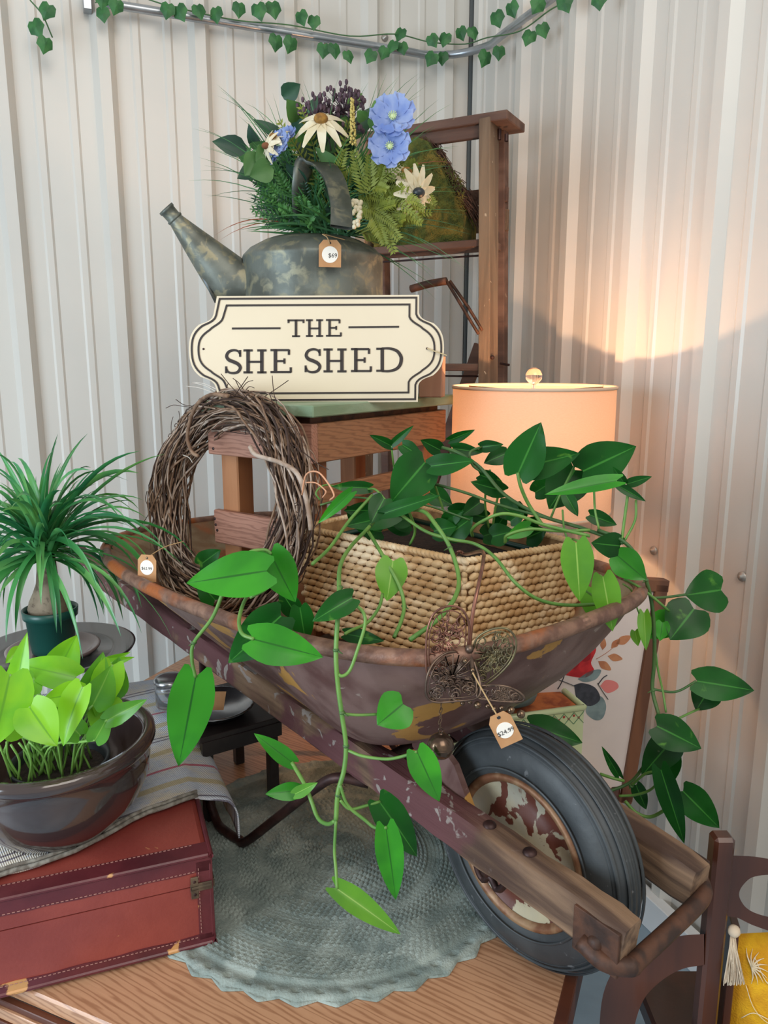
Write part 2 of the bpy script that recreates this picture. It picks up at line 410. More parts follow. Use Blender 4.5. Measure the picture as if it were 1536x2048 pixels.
# tray
outl = [(.07, 0), (.068, .07), (.062, .14), (.045, .205), (.01, .262), (-.05, .305), (-.14, .337), (-.26, .358), (-.43, .372), (-.6, .374), (-.76, .364), (-.9, .344), (-1.02, .310), (-1.10, .275), (-1.17, .22), (-1.22, .13), (-1.24, 0)]
loop = outl+[(u, -v) for u, v in outl[-2:0:-1]]
def rimz(u): return .6+.05*u/1.1
loopP = cr([bp(u, v, rimz(u)) for u, v in loop+loop[:3]], 4)[:len(loop)*4]
def trayring(t, zb=.316, inset=0):
    out = []
    for p in loopP:
        q = p-BO; u, v, z = q.dot(F), q.dot(N), q.z
        cu, cv = -.56, 0
        bu = cu+(u-cu)*.50; bv = cv+(v-cv)*.40
        if u > cu: bu = cu+(u-cu)*.42
        e = math.sin(t*PI/2)**1.25; g = 1-math.cos(t*PI/2)
        fw = max(0, min(1, (u+.35)/.35)); fw = fw*fw*(3-2*fw)
        g2 = (.78*t**1.1+.22*t**3)*fw+(1-fw)*(.92*t+.08*t**3)
        uu = u+(bu-u)*g2; vv = v+(bv-v)*g2
        zq = zb+.108*(-.28-bu)
        zz = z+(zq-z)*((.82*math.sin(min(1, t*1.02)*PI/2)+.18*t)*fw+(1-fw)*min(1, t*1.04))
        if inset: uu -= (uu-cu)*inset; vv -= vv*inset*1.5; zz += inset*.15
        out.append(bp(uu, vv, zz))
    return out
ts = [0, .12, .25, .4, .55, .7, .82, .92, 1]
R_ = [trayring(t) for t in ts]; cen = bp(-.56, 0, .346)
R_.append([cen+(p-cen)*.5 for p in R_[-1]])
mb = MB().grid([r+[r[0]] for r in R_]); n0 = len(mb.v); L0 = len(loopP)+1; mb.v.append(cen)
mb.f += [(n0-L0+k, n0-L0+k+1, n0) for k in range(L0-1)]
obj('tray', mb, M_tray, wb, True)
R2 = [trayring(t, .322, .012) for t in ts]; cen2 = bp(-.56, 0, .353)
R2.append([cen2+(p-cen2)*.5 for p in R2[-1]])
mb = MB().grid([r+[r[0]] for r in R2]); n0 = len(mb.v); mb.v.append(cen2); mb.f += [(n0-L0+k, n0-L0+k+1, n0) for k in range(L0-1)]
obj('tray_lining', mb, M_trayin, wb, True)
mb = MB().tube(loopP+[loopP[0], loopP[1]], .0125, 10); obj('tray_rim', mb, M_rim, wb, True)
# shafts
for sg, ue in ((-1, -1.588), (1, -1.588)):
    near = bp(.245, sg*.092, .218); far = bp(ue, sg*.20, .416)
    k = (far-near); mid = near+k*.38; d1 = k.normalized(); sd1 = d1.cross(UP).normalized(); u1 = sd1.cross(d1).normalized(); rows = []
    for i in range(61):
        t = i/60; c = near+k*t; w_, h_ = .0245-.001*t, .034-.004*t; rows.append([])
        if i in (0, 60): w_ *= .9; h_ *= .9
        for q in range(12):
            an = [(-1, -.8), (-.8, -1), (0, -1.0), (.8, -1), (1, -.8), (1, 0), (1, .8), (.8, 1), (0, 1), (-.8, 1), (-1, .8), (-1, 0)][q]
            jt = .0016*noise.noise(V((t*30+sg*9, q*1.7, 0)))*(1 if t > .3 else 1.8)
            rows[-1].append(c+sd1*an[0]*(w_+jt)+u1*an[1]*(h_+jt))
        rows[-1].append(rows[-1][0])
    mb = MB().grid(rows); mb.f.append(tuple(range(12))); mb.f.append(tuple(60*13+q for q in range(11, -1, -1)))
    autosmooth(obj('shaft', mb, M_shaft, wb), 50)
    # iron strap at the tip
    d_ = (near-mid).normalized(); c_ = near-d_*.035+N*sg*.026
    obj('strap', MB().box(c_-UP*.006, d_*.035, N*.003, UP*.034, .3), M_ironbr, wb)
    sd = V(N)*sg
    mb = MB().lathe([(0, .008), (.006, .008), (.010, .004), (.011, 0)], c_+sd*.002-UP*.008 if sg > 0 else c_-N*.002-UP*.008, 12, sd); obj('bolt', mb, M_ironbr, wb, True)
    for uu in (.35, .24):
        p_ = near+(mid-near)*uu; obj('bolt', MB().lathe([(0, .006), (.006, .006), (.010, .003), (.011, 0)], p_+UP*.035, 12, UP), M_iron, wb, True)
# front guard bar joining the shaft tips
g0 = bp(.262, -.105, .205); g1 = bp(.262, .105, .205)
gl_ = lambda x, y, l: onp(x, y, bp(0, l, 0), N)
gp0, gp1, gp2 = gl_(1272, 1922, -.085), gl_(1340, 1860, 0), gl_(1402, 1798, .085)
mb = MB().tube([bp(.19, -.125, .206), bp(.225, -.122, .195), gp0+(gp0-gp1)*.04-N*.012, gp0, gp1, gp2, gl_(1404, 1770, .112), gl_(1392, 1740, .128)], .013, 10, 5); obj('guard_bar', mb, M_ironbr, wb, True)
# wheel
wc = bp(0, 0, .2)
prof = []
for k in range(25):
    a = -PI*.86+2*PI*.86*k/24
    prof.append((.152+.048*math.cos(a), .041*math.sin(a)))
prof[0] = (.122, -.030); prof[-1] = (.122, .030)
def wob(a, h): return 1
tread = []
for r, h in prof: tread.append((r, h))
o = obj('tyre', MB().lathe(tread, wc, 96, N), M_tyre, wb, True)
mb = MB()
for hh in (-.018, -.006, .006, .018): mb.lathe([(.1985, hh-.003), (.2012, hh-.002), (.2012, hh+.002), (.1985, hh+.003)], wc, 96, N)
for sg in (-1, 1):
    for r in (.188, .181, .142): mb.lathe([(r-.002, sg*(.030 if r > .17 else .0445)), (r, sg*((.034 if r > .18 else .0385) if r > .17 else .0462)), (r+.002, sg*(.028 if r > .17 else .0445))], wc, 96, N)
obj('tread_rib', mb, M_tyre, wb, True)
for sg in (-1, 1):
    rp = [(.128, .030), (.131, .036), (.127, .041), (.120, .040), (.115, .033)]
    obj('hub_lip', MB().lathe([(r, h*sg) for r, h in rp], wc, 64, N), M_hubr, wb, True)
    hp = [(.117, .033), (.106, .027), (.090, .024), (.080, .030), (.068, .038), (.045, .042), (.024, .044), (.022, .058), (.014, .060), (0, .060)]
    obj('hub', MB().lathe([(r, h*sg) for r, h in hp], wc, 64, N), M_hubp, wb, True)
obj('axle', MB().tube([bp(0, -.115, .2), bp(0, .115, .2)], .009, 10), M_iron, wb, True)
for sg in (-1, 1):
    mb = MB(); mb.tube([bp(-.035, sg*.10, .235), bp(-.03, sg*.10, .19), bp(-.015, sg*.10, .172), bp(0, sg*.10, .186), bp(.015, sg*.10, .172), bp(.03, sg*.10, .19), bp(.035, sg*.10, .235)], .006, 8, 4)
    obj('axle_bracket', mb, M_iron, wb, True)
# legs: bent steel tube
def shaftpt(u, sg, dz=0): f_ = (.245-u)/(.245+1.588); return bp(u, sg*(.092+f_*.108), .218+f_*.198+dz)
for sg in (-1, 1):
    lp = [shaftpt(-.28, sg, -.045), bp(-.325, sg*.16, .235), bp(-.365, sg*.18, .205), bp(-.46, sg*.215, .105), bp(-.535, sg*.240, .028), bp(-.56, sg*.243, .021), bp(-.60, sg*.25, .021), bp(-.645, sg*.25, .028), bp(-.70, sg*.24, .10), shaftpt(-.86, sg, -.03)]
    obj('leg', MB().tube(lp, .0095, 10, 5), M_iron, wb, True)
mb = MB().tube([shaftpt(-.30, -1, -.05), bp(-.33, 0, .235), shaftpt(-.30, 1, -.05)], .008, 8, 4); obj('cross_brace', mb, M_iron, wb, True)
mb = MB().beam(bp(-.42, .17, .335), bp(-.40, .16, .215), .016, .035, F); obj('tray_bracket', mb, M_ironbr, wb)
mb = MB().prism([bp(-.24, -.06, .38), bp(-.10, -.085, .33), bp(-.05, -.09, .262), bp(-.12, -.09, .272), bp(-.22, -.07, .31)], N*.012)
mb.prism([bp(-.24, .05, .38), bp(-.10, .075, .33), bp(-.05, .08, .262), bp(-.12, .08, .272), bp(-.22, .06, .31)], N*.012); obj('front_support', mb, M_tray, wb)

# ================================================================== SUITCASE, CLOTH, BOWL
M_leath = mat('red_leather', (150, 70, 60), (132, 58, 52), scale=6, rough=.38, bump=.12, bscale=160, c3=(206, 148, 98), s3=24, t3=.74, soft=.02)
M_bind = mat('maroon_binding', (98, 40, 46), (78, 30, 38), scale=10, rough=.4, bump=.15, c3=(198, 146, 92), s3=15, t3=.63, soft=.015)
M_thread = mat('stitch_thread', (168, 122, 112), rough=.8)
M_brass = mat('dull_brass', (120, 104, 84), (84, 72, 60), scale=30, rough=.5, metal=.5)
SX = V((-.94, -.35, 0)).normalized(); SY = V((-SX.y, SX.x, 0))*-1
SY = V((-.35, .94, 0)).normalized()
SC0 = V((-.292, 1.158, ZT)); SH = .178; SZ = ZT+SH; SLX = .62; SLY = .76
def sp(a, b, z=0): return SC0+SX*a+SY*b+UP*z
sc = thing('suitcase', sp(SLX/2, SLY/2), 'worn red leather suitcase with maroon stitched binding under the striped cloth', 'suitcase')
def slab(z0, z1, r=.02, inset=0):
    pts = []
    for cx, cy, a0 in ((r, r, PI), (SLX-r, r, 1.5*PI), (SLX-r, SLY-r, 0), (r, SLY-r, .5*PI)):
        for k in range(5):
            a = a0+k*PI/8; pts.append((cx+(r-inset)*math.cos(a), cy+(r-inset)*math.sin(a)))
    return pts
def ringm(zs):
    mb = MB(); rows = []
    for z, ins in zs:
        p = [sp(a, b, z) for a, b in slab(0, 0, .022, ins)]; rows.append(p+[p[0]])
    mb.grid(rows); n = len(rows[0])-1; L = len(mb.v)
    mb.f.append(tuple(range(n))[::-1]); mb.f.append(tuple(L-n-1+k for k in range(n))); return mb
zl = .123
obj('case_body', ringm([(.0095, .006), (.016, 0), (zl-.001, 0), (zl-.001, .004)]), M_leath, sc, False)
obj('lid', ringm([(zl+.001, .004), (zl+.001, 0), (SH-.012, 0), (SH-.004, .004), (SH, .012)]), M_leath, sc, False)
# binding bands
def band(u0, u1, b, z0, z1, proud=.0016, nm='binding'):
    mb = MB()
    return mb
def strip(mb, pts, wdir, nrm, wd, th=.0016):
    mb.grid([[p+V(wdir)*wd*k+V(nrm)*th*h for p in pts] for k, h in ((-.5, 0), (-.5, 1), (.5, 1), (.5, 0))])
mb = MB(); fx = [sp(SLX*k/24+0, 0) for k in range(25)]
nf = -SY
strip(mb, [p+UP*(SH-.016)+V((0, 0, .0009*math.sin(i*2.1))) for i, p in enumerate(fx)], UP, nf, .026)
strip(mb, [p+UP*(.018)+V((0, 0, .0012*math.sin(i*1.7))) for i, p in enumerate(fx)], UP, nf, .022)
strip(mb, [sp(SLX*k/24, .018, SH) for k in range(25)], SY, UP, .032)
strip(mb, [sp(.012, 0, .02+(SH-.03)*k/12) for k in range(13)], SX, nf, .026)
strip(mb, [sp(0, .014, .012+(SH-.02)*k/12) for k in range(13)], SY, -SX, .030)
strip(mb, [sp(0, SLY*k/24, SH-.014) for k in range(25)], UP, -SX, .026)
# rolled edge and corner
mb.tube([sp(SLX, 0, SH-.001), sp(.06, 0, SH-.001), sp(.018, 0, SH-.001), sp(.003, .003, SH-.002), sp(0, .018, SH-.001), sp(0, .06, SH-.001), sp(0, SLY, SH-.001)], .0042, 8, 5)
mb.tube([sp(.018, 0, SH-.002), sp(.003, .003, SH-.006), sp(.002, .002, SH-.022), sp(.002, .002, SH-.04), sp(.002, .002, .045), sp(.002, .002, .03), sp(.004, .003, .014), sp(.02, 0, .010)], .0042, 8, 5)
mb.tube([sp(SLX, 0, .010), sp(.06, 0, .010), sp(.018, 0, .010), sp(.003, .003, .010), sp(0, .018, .010), sp(0, .06, .010), sp(0, SLY, .010)], .0042, 8, 5)
obj('binding', mb, M_bind, sc)
mb = MB()
for k in range(84):
    for z in (SH-.026, .026): mb.box(sp(.03+k*.007, -.0022, z), SX*.0021, SY*.0005, UP*.0005, .1)
    mb.box(sp(.03+k*.007, .031, SH+.0021), SX*.0021, SY*.0005, UP*.0005, .1)
for k in range(18): mb.box(sp(.0215, -.0022, .036+k*.007), SX*.0005, SY*.0005, UP*.0021, .1)
o = obj('stitching', mb, M_thread, sc); o['kind'] = 'stuff'
mb = MB(); mb.box(sp(.018, -.0035, zl), SX*.018, SY*.0014, UP*.007, .2)
for dz in (-.013, .013): mb.box(sp(.029, -.0035, zl+dz*.6), SX*.006, SY*.0016, UP*.012, .2)
mb.tube([sp(.002, -.005, zl), sp(.034, -.005, zl)], .0024, 6)
mb.box(sp(-.0032, .014, zl), SX*.0012, SY*.014, UP*.007, .2)
obj('corner_hinge', mb, M_brass, sc)
mb = MB()
for dz in (-.012, .012): mb.lathe([(0, .0015), (.002, .0012), (.0028, 0)], sp(.029, -.0052, zl+dz), 8, -SY)
obj('rivet', mb, M_iron, sc)

# striped cloth
def cloth_mat():
    m = bpy.data.materials.new('striped_cloth'); m.use_nodes = True; t = NT(m); b = t.n['Principled BSDF']; b.inputs['Roughness'].default_value = .95; b.inputs['Specular IOR Level'].default_value = .15
    uv = t.new('ShaderNodeAttribute'); uv.attribute_name = 'cuv'; sx = t.new('ShaderNodeSeparateXYZ'); t.link(uv.outputs['Vector'], sx.inputs[0])
    n = t.new('ShaderNodeTexNoise'); n.inputs['Scale'].default_value = 30; n.inputs['Detail'].default_value = 8
    n2 = t.new('ShaderNodeTexNoise'); n2.inputs['Scale'].default_value = 9; n2.inputs['Detail'].default_value = 6
    sc_ = t.new('ShaderNodeVectorMath', operation='MULTIPLY'); sc_.inputs[1].default_value = (14, 1.2, 1); t.link(uv.outputs['Vector'], sc_.inputs[0]); t.link(sc_.outputs[0], n.inputs['Vector']); t.link(uv.outputs['Vector'], n2.inputs['Vector'])
    def mix(f, a, c):
        x = t.new('ShaderNodeMix', data_type='RGBA'); (t.link(f, x.inputs[0]) if not isinstance(f, float) else None)
        for i, q in ((6, a), (7, c)):
            if isinstance(q, tuple): x.inputs[i].default_value = q
            else: t.link(q, x.inputs[i])
        return x.outputs[2]
    def rmp(f, a, c):
        r = t.new('ShaderNodeMapRange', interpolation_type='SMOOTHSTEP'); r.inputs[1].default_value = a; r.inputs[2].default_value = c; t.link(f, r.inputs[0]); return r.outputs[0]
    col = mix(rmp(n2.outputs[0], .40, .62), lin((206, 214, 228)), lin((224, 216, 200)))
    col = mix(rmp(n.outputs[0], .5, .72), col, lin((172, 188, 218)))
    def line(c, wd, color, col, out='X'):
        a = t.new('ShaderNodeMath', operation='SUBTRACT'); t.link(sx.outputs[out], a.inputs[0]); a.inputs[1].default_value = c
        d = t.new('ShaderNodeMath', operation='ABSOLUTE'); t.link(a.outputs[0], d.inputs[0])
        r = t.new('ShaderNodeMapRange'); r.inputs[1].default_value = wd*.8; r.inputs[2].default_value = wd; r.inputs[3].default_value = .8; r.inputs[4].default_value = 0
        t.link(d.outputs[0], r.inputs[0]); return mix(r.outputs[0], col, color)
    red = lin((190, 70, 100)); dk = lin((92, 82, 100))
    for c in (.045, .30, .56, .80): col = line(c, .0045, red, col)
    for c in (.165, .180, .425, .440, .69, .705): col = line(c, .0028, dk, col)
    for c in (.10, .24, .37, .50, .62): col = line(c, .010, lin((196, 182, 140)), col)
    t.link(col, b.inputs['Base Color'])
    wv = t.new('ShaderNodeTexWave'); wv.inputs['Scale'].default_value = 90; wv.bands_direction = 'Y'; t.link(uv.outputs['Vector'], wv.inputs['Vector'])
    bpn = t.new('ShaderNodeBump'); bpn.inputs['Strength'].default_value = .5; bpn.inputs['Distance'].default_value = .002; t.link(wv.outputs['Fac'], bpn.inputs['Height']); t.link(bpn.outputs[0], b.inputs['Normal'])
    return m
M_cloth = cloth_mat()
# the cloth: front edge E0 -> right corner E1, right edge E1 -> back E2 along the suitcase edge, then over the side
zc_ = SZ+.0065
def S2(p): q = V(p)-SC0; return q.dot(SX), q.dot(SY)
# suitcase coordinates (a: left, b: back) of the front edge of the cloth
fe = [S2(onz(x, y, SZ+.006)) for x, y in ((-300, 1880), (-150, 1830), (0, 1752), (80, 1732), (150, 1706), (230, 1664), (280, 1634), (330, 1618), (386, 1596))]
def fedge(a):
    L = sorted(fe)
    if a <= L[0][0]: return L[0][1]
    for (a0, b0), (a1, b1) in zip(L, L[1:]):
        if a <= a1: return b0+(b1-b0)*(a-a0)/(a1-a0)
    return L[-1][1]
nx, ny = 70, 70; rows = []; cu = []
for j in range(ny+1):
    row = []
    for i in range(nx+1):
        a = -.115+(SLX+.115-.01)*i/nx; t = j/ny
        if a >= 0:
            b0 = max(.004, fedge(a)); b = b0+(SLY-.004-b0)*t; z = SH+.006
            z += .0035*noise.noise(V((a*14, b*14, 0)))+.0035
            z += .006*max(0, 1-abs(t)/.03) *(.5+.5*math.sin(a*60))*.6
            if j == 0: z -= .003
            q = sp(a, b, z)
        else:
            s_ = -a/.115; b0 = fedge(0)+.012*s_; b = b0+(SLY-.004-b0)*t
            k = (1-t)**1.0
            out_ = (.012+.065*math.sin(min(1, s_*1.4)*PI/2)*k**.8)
            drop = .004+.105*s_**1.5*(.45+.55*k)
            q = sp(-out_*min(1, s_*3)-.0, b+.008*math.sin(s_*5+t*30)*s_, SH+.008-drop+.004*math.sin(t*26)*s_)
        row.append(q); cu.append((b, a, 0) if 0 else (a*.25+b, b*.3-a, 0))
    rows.append(row)
ob = obj('striped_cloth', MB().grid(rows), M_cloth, smooth=True, label='blue and cream striped woven cloth draped over the red suitcase', cat='cloth')
at = ob.data.attributes.new('cuv', 'FLOAT_VECTOR', 'POINT'); at.data.foreach_set('vector', [c for q in cu for c in q])
sd_ = ob.modifiers.new('thick', 'SOLIDIFY'); sd_.thickness = .003; sd_.offset = 1
# rolled hem along the front edge
M_hem = mat('cloth_hem', (150, 148, 140), (110, 104, 96), scale=80, rough=.95, bump=.4)
hp_ = [sp(a, max(.006, fedge(a)), SH+.010) for a in [SLX*.98*k/20 for k in range(20, -1, -1)]]
mb = MB().tube(hp_, .0042, 6); mb.tube([p+UP*.005+SY*.006 for p in hp_], .0036, 6)
obj('hem', mb, M_hem, ob, True)

# stoneware bowl
M_bowl = mat('brown_glaze', (74, 58, 52), (56, 46, 46), scale=5, rough=.12, coat=.6, spec=.6)
BC = V((-.575, 1.235, SZ+.0095))
bl = thing('stoneware_bowl', BC, 'large glossy dark brown stoneware bowl on the striped cloth', 'bowl')
pf = [(0, 0), (.088, 0), (.098, .003), (.112, .018), (.140, .05), (.157, .088), (.160, .118), (.1575, .136), (.166, .142), (.171, .152), (.170, .162), (.163, .168), (.152, .166), (.146, .155), (.145, .12), (.128, .06), (.10, .022), (0, .018)]
obj('bowl', MB().lathe(pf, BC, 72), M_bowl, bl, True)
M_black = mat('black_plastic', (38, 44, 48), rough=.4)
M_soil = mat('potting_soil', (52, 40, 34), (34, 26, 22), scale=80, rough=1, bump=1, bscale=200)
gp = thing('lime_pothos', BC+V((.03, -.01, .02)), 'lime green leafy pothos in a black nursery pot inside the brown bowl', 'plant')
PC = BC+V((.012, -.008, .0225))
obj('pot', MB().lathe([(0, 0), (.062, 0), (.078, .095), (.082, .095), (.083, .104), (.079, .104), (.074, .096), (.062, .012), (0, .012)], PC, 48), M_black, gp, True)
obj('soil', MB().lathe([(0, .090), (.03, .092), (.072, .086)], PC, 30), M_soil, gp, True)
M_lime = mat('lime_leaf', (136, 200, 34), (112, 184, 40), scale=12, rough=.35, trans=.25, rib=(104, 168, 40))
M_lime2 = mat('lime_leaf_dark', (98, 166, 42), (80, 146, 42), scale=12, rough=.32, trans=.25, rib=(130, 184, 70))
M_limestem = mat('lime_stem', (128, 176, 84), rough=.5)
# base px, tip px, width px, roll, tone, depth
limeL = [(30, 1440, 40, 1272, 52, -20, 0, 1.17), (20, 1350, -14, 1500, 95, 0, 0, 1.13), (150, 1355, 30, 1325, 62, 10, 0, 1.22), (118, 1338, 150, 1277, 62, 0, 0, 1.28), (165, 1385, 85, 1400, 52, 10, 0, 1.17),
         (60, 1415, 110, 1490, 78, 0, 0, 1.12), (165, 1375, 115, 1492, 60, 30, 0, 1.15), (180, 1420, 205, 1312, 66, 10, 1, 1.24), (225, 1330, 190, 1435, 58, 0, 0, 1.24), (185, 1410, 222, 1340, 62, 10, 1, 1.20), (225, 1435, 175, 1400, 70, 0, 0, 1.25),
         (225, 1385, 236, 1320, 55, -10, 1, 1.28), (205, 1330, 262, 1316, 18, 0, 0, 1.30), (205, 1325, 255, 1308, 16, 20, 0, 1.32), (215, 1440, 285, 1403, 38, 10, 1, 1.18), (50, 1450, -5, 1430, 70, 0, 0, 1.2), (70, 1360, 25, 1390, 58, 0, 0, 1.2),
         (90, 1400, 60, 1450, 52, 20, 1, 1.17), (130, 1440, 160, 1385, 60, 0, 1, 1.22), (100, 1410, 140, 1440, 44, 0, 0, 1.18), (190, 1480, 218, 1430, 40, 0, 1, 1.2), (40, 1300, 12, 1325, 26, 0, 0, 1.28), (75, 1430, 30, 1400, 40, 30, 1, 1.22), (160, 1470, 120, 1430, 44, 20, 1, 1.2), (245, 1440, 222, 1435, 20, 0, 1, 1.2)]
mbS = MB()
for i, (bx, by, tx, ty, wd, rl, tn, dd) in enumerate(limeL):
    b_ = dep(bx, by, dd); t_ = dep(tx, ty, dd-.02)
    obj('leaf', leafmesh(b_, t_, wd*dd/FPX*1.08, rl+random.uniform(-15, 15), .22, .28, True), (M_lime, M_lime2)[tn], gp, True)
    rt = PC+V((random.uniform(-.045, .045), random.uniform(-.04, .04), .09))
    mbS.tube([rt, rt+UP*.03+(b_-rt)*.25, b_*.75+rt*.25+UP*.01, b_], .0022, 6, 4)
for i in range(26):
    rt = PC+V((random.uniform(-.06, .06), random.uniform(-.06, .03), .09)); mbS.tube([rt, rt+V((random.uniform(-.02, .02), 0, .04)), rt+V((random.uniform(-.03, .03), 0, .07))], .002, 5, 3)
obj('stems', mbS, M_limestem, gp, True)['kind'] = 'stuff'

# ================================================================== PLATTER, SAUCER, PONYTAIL PALM
M_dark = mat('dark_platter', (62, 64, 68), (50, 50, 54), scale=6, rough=.25, coat=.4)
M_sau = mat('saucer_clay', (128, 112, 112), (104, 88, 90), scale=7, rough=.3, coat=.3)
PT = onz(112, 1300, .965); PT.z = SZ+.011
hz = .965-PT.z-.006
cs = thing('cake_stand', PT, 'round dark platter on a silver pedestal beneath the palm saucer', 'stand')
M_silver = mat('silver', (178, 182, 186), (120, 124, 130), scale=14, rough=.22, metal=.9)
obj('platter', MB().lathe([(0, hz-.012), (.10, hz-.012), (.150, hz-.004), (.172, hz+.008), (.174, hz+.012), (.168, hz+.013), (.135, hz+.002), (.125, hz+.004), (.12, hz), (0, hz)], PT, 72), M_dark, cs, True)
obj('pedestal', MB().lathe([(0, 0), (.09, 0), (.092, .006), (.06, .016), (.028, .04), (.022, hz*.6), (.04, hz-.022), (.07, hz-.0125), (0, hz-.0125)], PT, 48), M_silver, cs, True)
SA = PT+UP*(hz+.0012)+V((.0, -.012, 0))
obj('saucer', MB().lathe([(0, 0), (.075, 0), (.092, .006), (.100, .014), (.101, .018), (.095, .019), (.082, .010), (.07, .006), (0, .006)], SA, 60), M_sau, smooth=True, label='mauve clay saucer on the dark platter under the palm pot', cat='saucer')
PP = SA+UP*.0075
pp = thing('ponytail_palm', PP, 'ponytail palm with swollen grey trunk in a small green plastic pot', 'plant')
M_gpot = mat('green_pot', (20, 74, 66), rough=.35)
obj('pot', MB().lathe([(0, 0), (.042, 0), (.045, .004), (.053, .082), (.058, .084), (.0595, .102), (.056, .103), (.053, .09), (.043, .01), (0, .01)], PP, 48), M_gpot, pp, True)
obj('soil', MB().lathe([(0, .095), (.03, .095), (.053, .089)], PP, 30), M_soil, pp, True)
M_trunk = mat('palm_trunk', (146, 132, 112), (110, 96, 80), scale=20, rough=.8, bump=.5, bscale=60, c3=(96, 82, 68), s3=60, t3=.6)
obj('trunk', MB().lathe([(.038, .088), (.043, .096), (.044, .105), (.040, .120), (.031, .140), (.024, .160), (.021, .190), (.020, .215), (.017, .230), (0, .236)], PP, 36, wob=lambda a, h: 1+.05*math.sin(3*a+h*30)), M_trunk, pp, True)
M_blade = mat('palm_blade', (70, 150, 74), (40, 112, 74), scale=7, rough=.35, trans=.2)
M_blade2 = mat('palm_blade_light', (108, 172, 92), (62, 140, 90), scale=8, rough=.3, trans=.2)
top = PP+UP*.225
for grp in range(2):
    mb = MB()
    for i in range(84):
        a = random.uniform(0, 2*PI); el = random.uniform(-.1, 1.35) if i % 3 else random.uniform(.5, 1.4); L = random.uniform(.16, .33)
        if math.cos(a) > 0: L *= 1.15
        if math.sin(a) > .3: L *= .8
        p = top+V((random.uniform(-.016, .016), random.uniform(-.016, .016), random.uniform(-.01, .015))); d = V((math.cos(a)*math.cos(el), math.sin(a)*math.cos(el)*.85, math.sin(el))); st = 12; pts = [p.copy()]
        dr = random.uniform(.09, .30)*(1+.5*math.cos(el))
        if math.sin(a) < -.4: dr *= .9; L *= .85
        tw = random.uniform(-1, 1)
        for k in range(st): d = (d+V((0, 0, -dr*(k/st+.25)*.85))).normalized(); p = p+d*L/st; pts.append(p.copy())
        wd = random.uniform(.0042, .0078)*(1.5 if i % 4 == 0 else 1); rows = []
        for k, q in enumerate(pts):
            tg = (pts[min(k+1, st)]-pts[max(k-1, 0)]).normalized(); sdv = tg.cross(UP)
            if sdv.length < .05: sdv = V((1, 0, 0))
            sdv = Matrix.Rotation(tw*(.4+k/st), 3, tg) @ sdv.normalized(); nn = sdv.cross(tg); w_ = wd*min(1, .65+k/st*2)*max(.02, 1-(k/st)**3.5)
            rows.append([q-sdv*w_+nn*w_*.45, q, q+sdv*w_+nn*w_*.45])
        mb.grid(rows)
    o = obj('leaf_blades', mb, (M_blade, M_blade2)[grp], pp, True); o['kind'] = 'stuff'
# ribbon tuft at the crown base

# ================================================================== SEAGRASS BASKET
M_sea = mat('seagrass', (214, 180, 134), (184, 142, 94), scale=22, rough=.6, bump=.3, bscale=200, c3=(234, 208, 170), s3=12, t3=.58)
bkA, bkB, bkD, bkC = (bp(-.185, .02, 0), bp(-.60, -.045, 0), bp(-.655, .30, 0), bp(-.135, .285, 0))
BZ0, BZ1 = ZT+.425, ZT+.650
bc = (bkA+bkB+bkC+bkD)/4; bc.z = BZ0
bk = thing('seagrass_basket', bc, 'rectangular woven seagrass basket holding the trailing pothos in the wheelbarrow', 'basket')
def bkpt(P, z): # slight taper
    k = 1-.05*(BZ1-z)/(BZ1-BZ0); q = V((bc.x+(P.x-bc.x)*k, bc.y+(P.y-bc.y)*k, z)); return q
def weave(P, Q, nrm, cols, rows_, r=.0085, skew=0):
    mb = MB(); L = (Q-P).length; e = (Q-P).normalized(); cw = L/cols; rh = (BZ1-BZ0-.012)/rows_
    for j in range(rows_):
        z = BZ0+rh*(j+.5)
        p0, q0 = bkpt(P, z), bkpt(Q, z)
        for i in range(cols):
            f_ = (i+.5+(.5 if j % 2 else 0))/cols
            if f_ > 1: continue
            c = p0+(q0-p0)*f_+nrm*.003; c.z = z+random.uniform(-.0008, .0008)
            ex = (e*cw*.60)+UP*(.0024*skew); ez = UP*rh*.60
            # seed-shaped bulge
            vs = []; fs = []
            st = (-1, -.62, 0, .62, 1); k6 = 6
            hh = random.uniform(.9, 1.1)
            for s_ in st:
                rr = math.sqrt(max(0, 1-(s_*.97)**2))
                for k in range(k6): an = 2*PI*k/k6; vs.append(c+ex*s_+ez*rr*math.sin(an)*hh+nrm*(.0058*rr*math.cos(an)))
            for m in range(4):
                for k in range(k6): fs.append((m*k6+k, (m+1)*k6+k, (m+1)*k6+(k+1) % k6, m*k6+(k+1) % k6))
            mb.add(vs, fs)
    return mb
sides = [(bkA, bkB, 18, -1), (bkA, bkC, 15, 1), (bkC, bkD, 18, 0), (bkB, bkD, 15, 0)]
M_seain = mat('seagrass_inner', (168, 128, 84), (130, 94, 58), scale=30, rough=.8)
mbw = MB()
for P, Q, c, sk in sides:
    mid_ = (P+Q)/2; nn = (mid_-V((bc.x, bc.y, 0))); e = (Q-P).normalized(); nn = nn-e*nn.dot(e); nn.z = 0; nn.normalize()
    o = obj('woven_side', weave(P, Q, nn, c, 15, skew=sk), M_sea, bk, True); o['kind'] = 'stuff'
    a0, a1, b0, b1 = bkpt(P, BZ0), bkpt(P, BZ1-.006), bkpt(Q, BZ0), bkpt(Q, BZ1-.006)
    mbw.add([a0-nn*.001, b0-nn*.001, b1-nn*.001, a1-nn*.001, a0-nn*.006, b0-nn*.006, b1-nn*.006, a1-nn*.006], [(0, 1, 2, 3), (7, 6, 5, 4), (3, 2, 6, 7)])
cs4 = [bkpt(p, BZ0) for p in (bkA, bkB, bkD, bkC)]; mbw.prism(cs4, UP*.008)
obj('liner_frame', mbw, M_seain, bk)
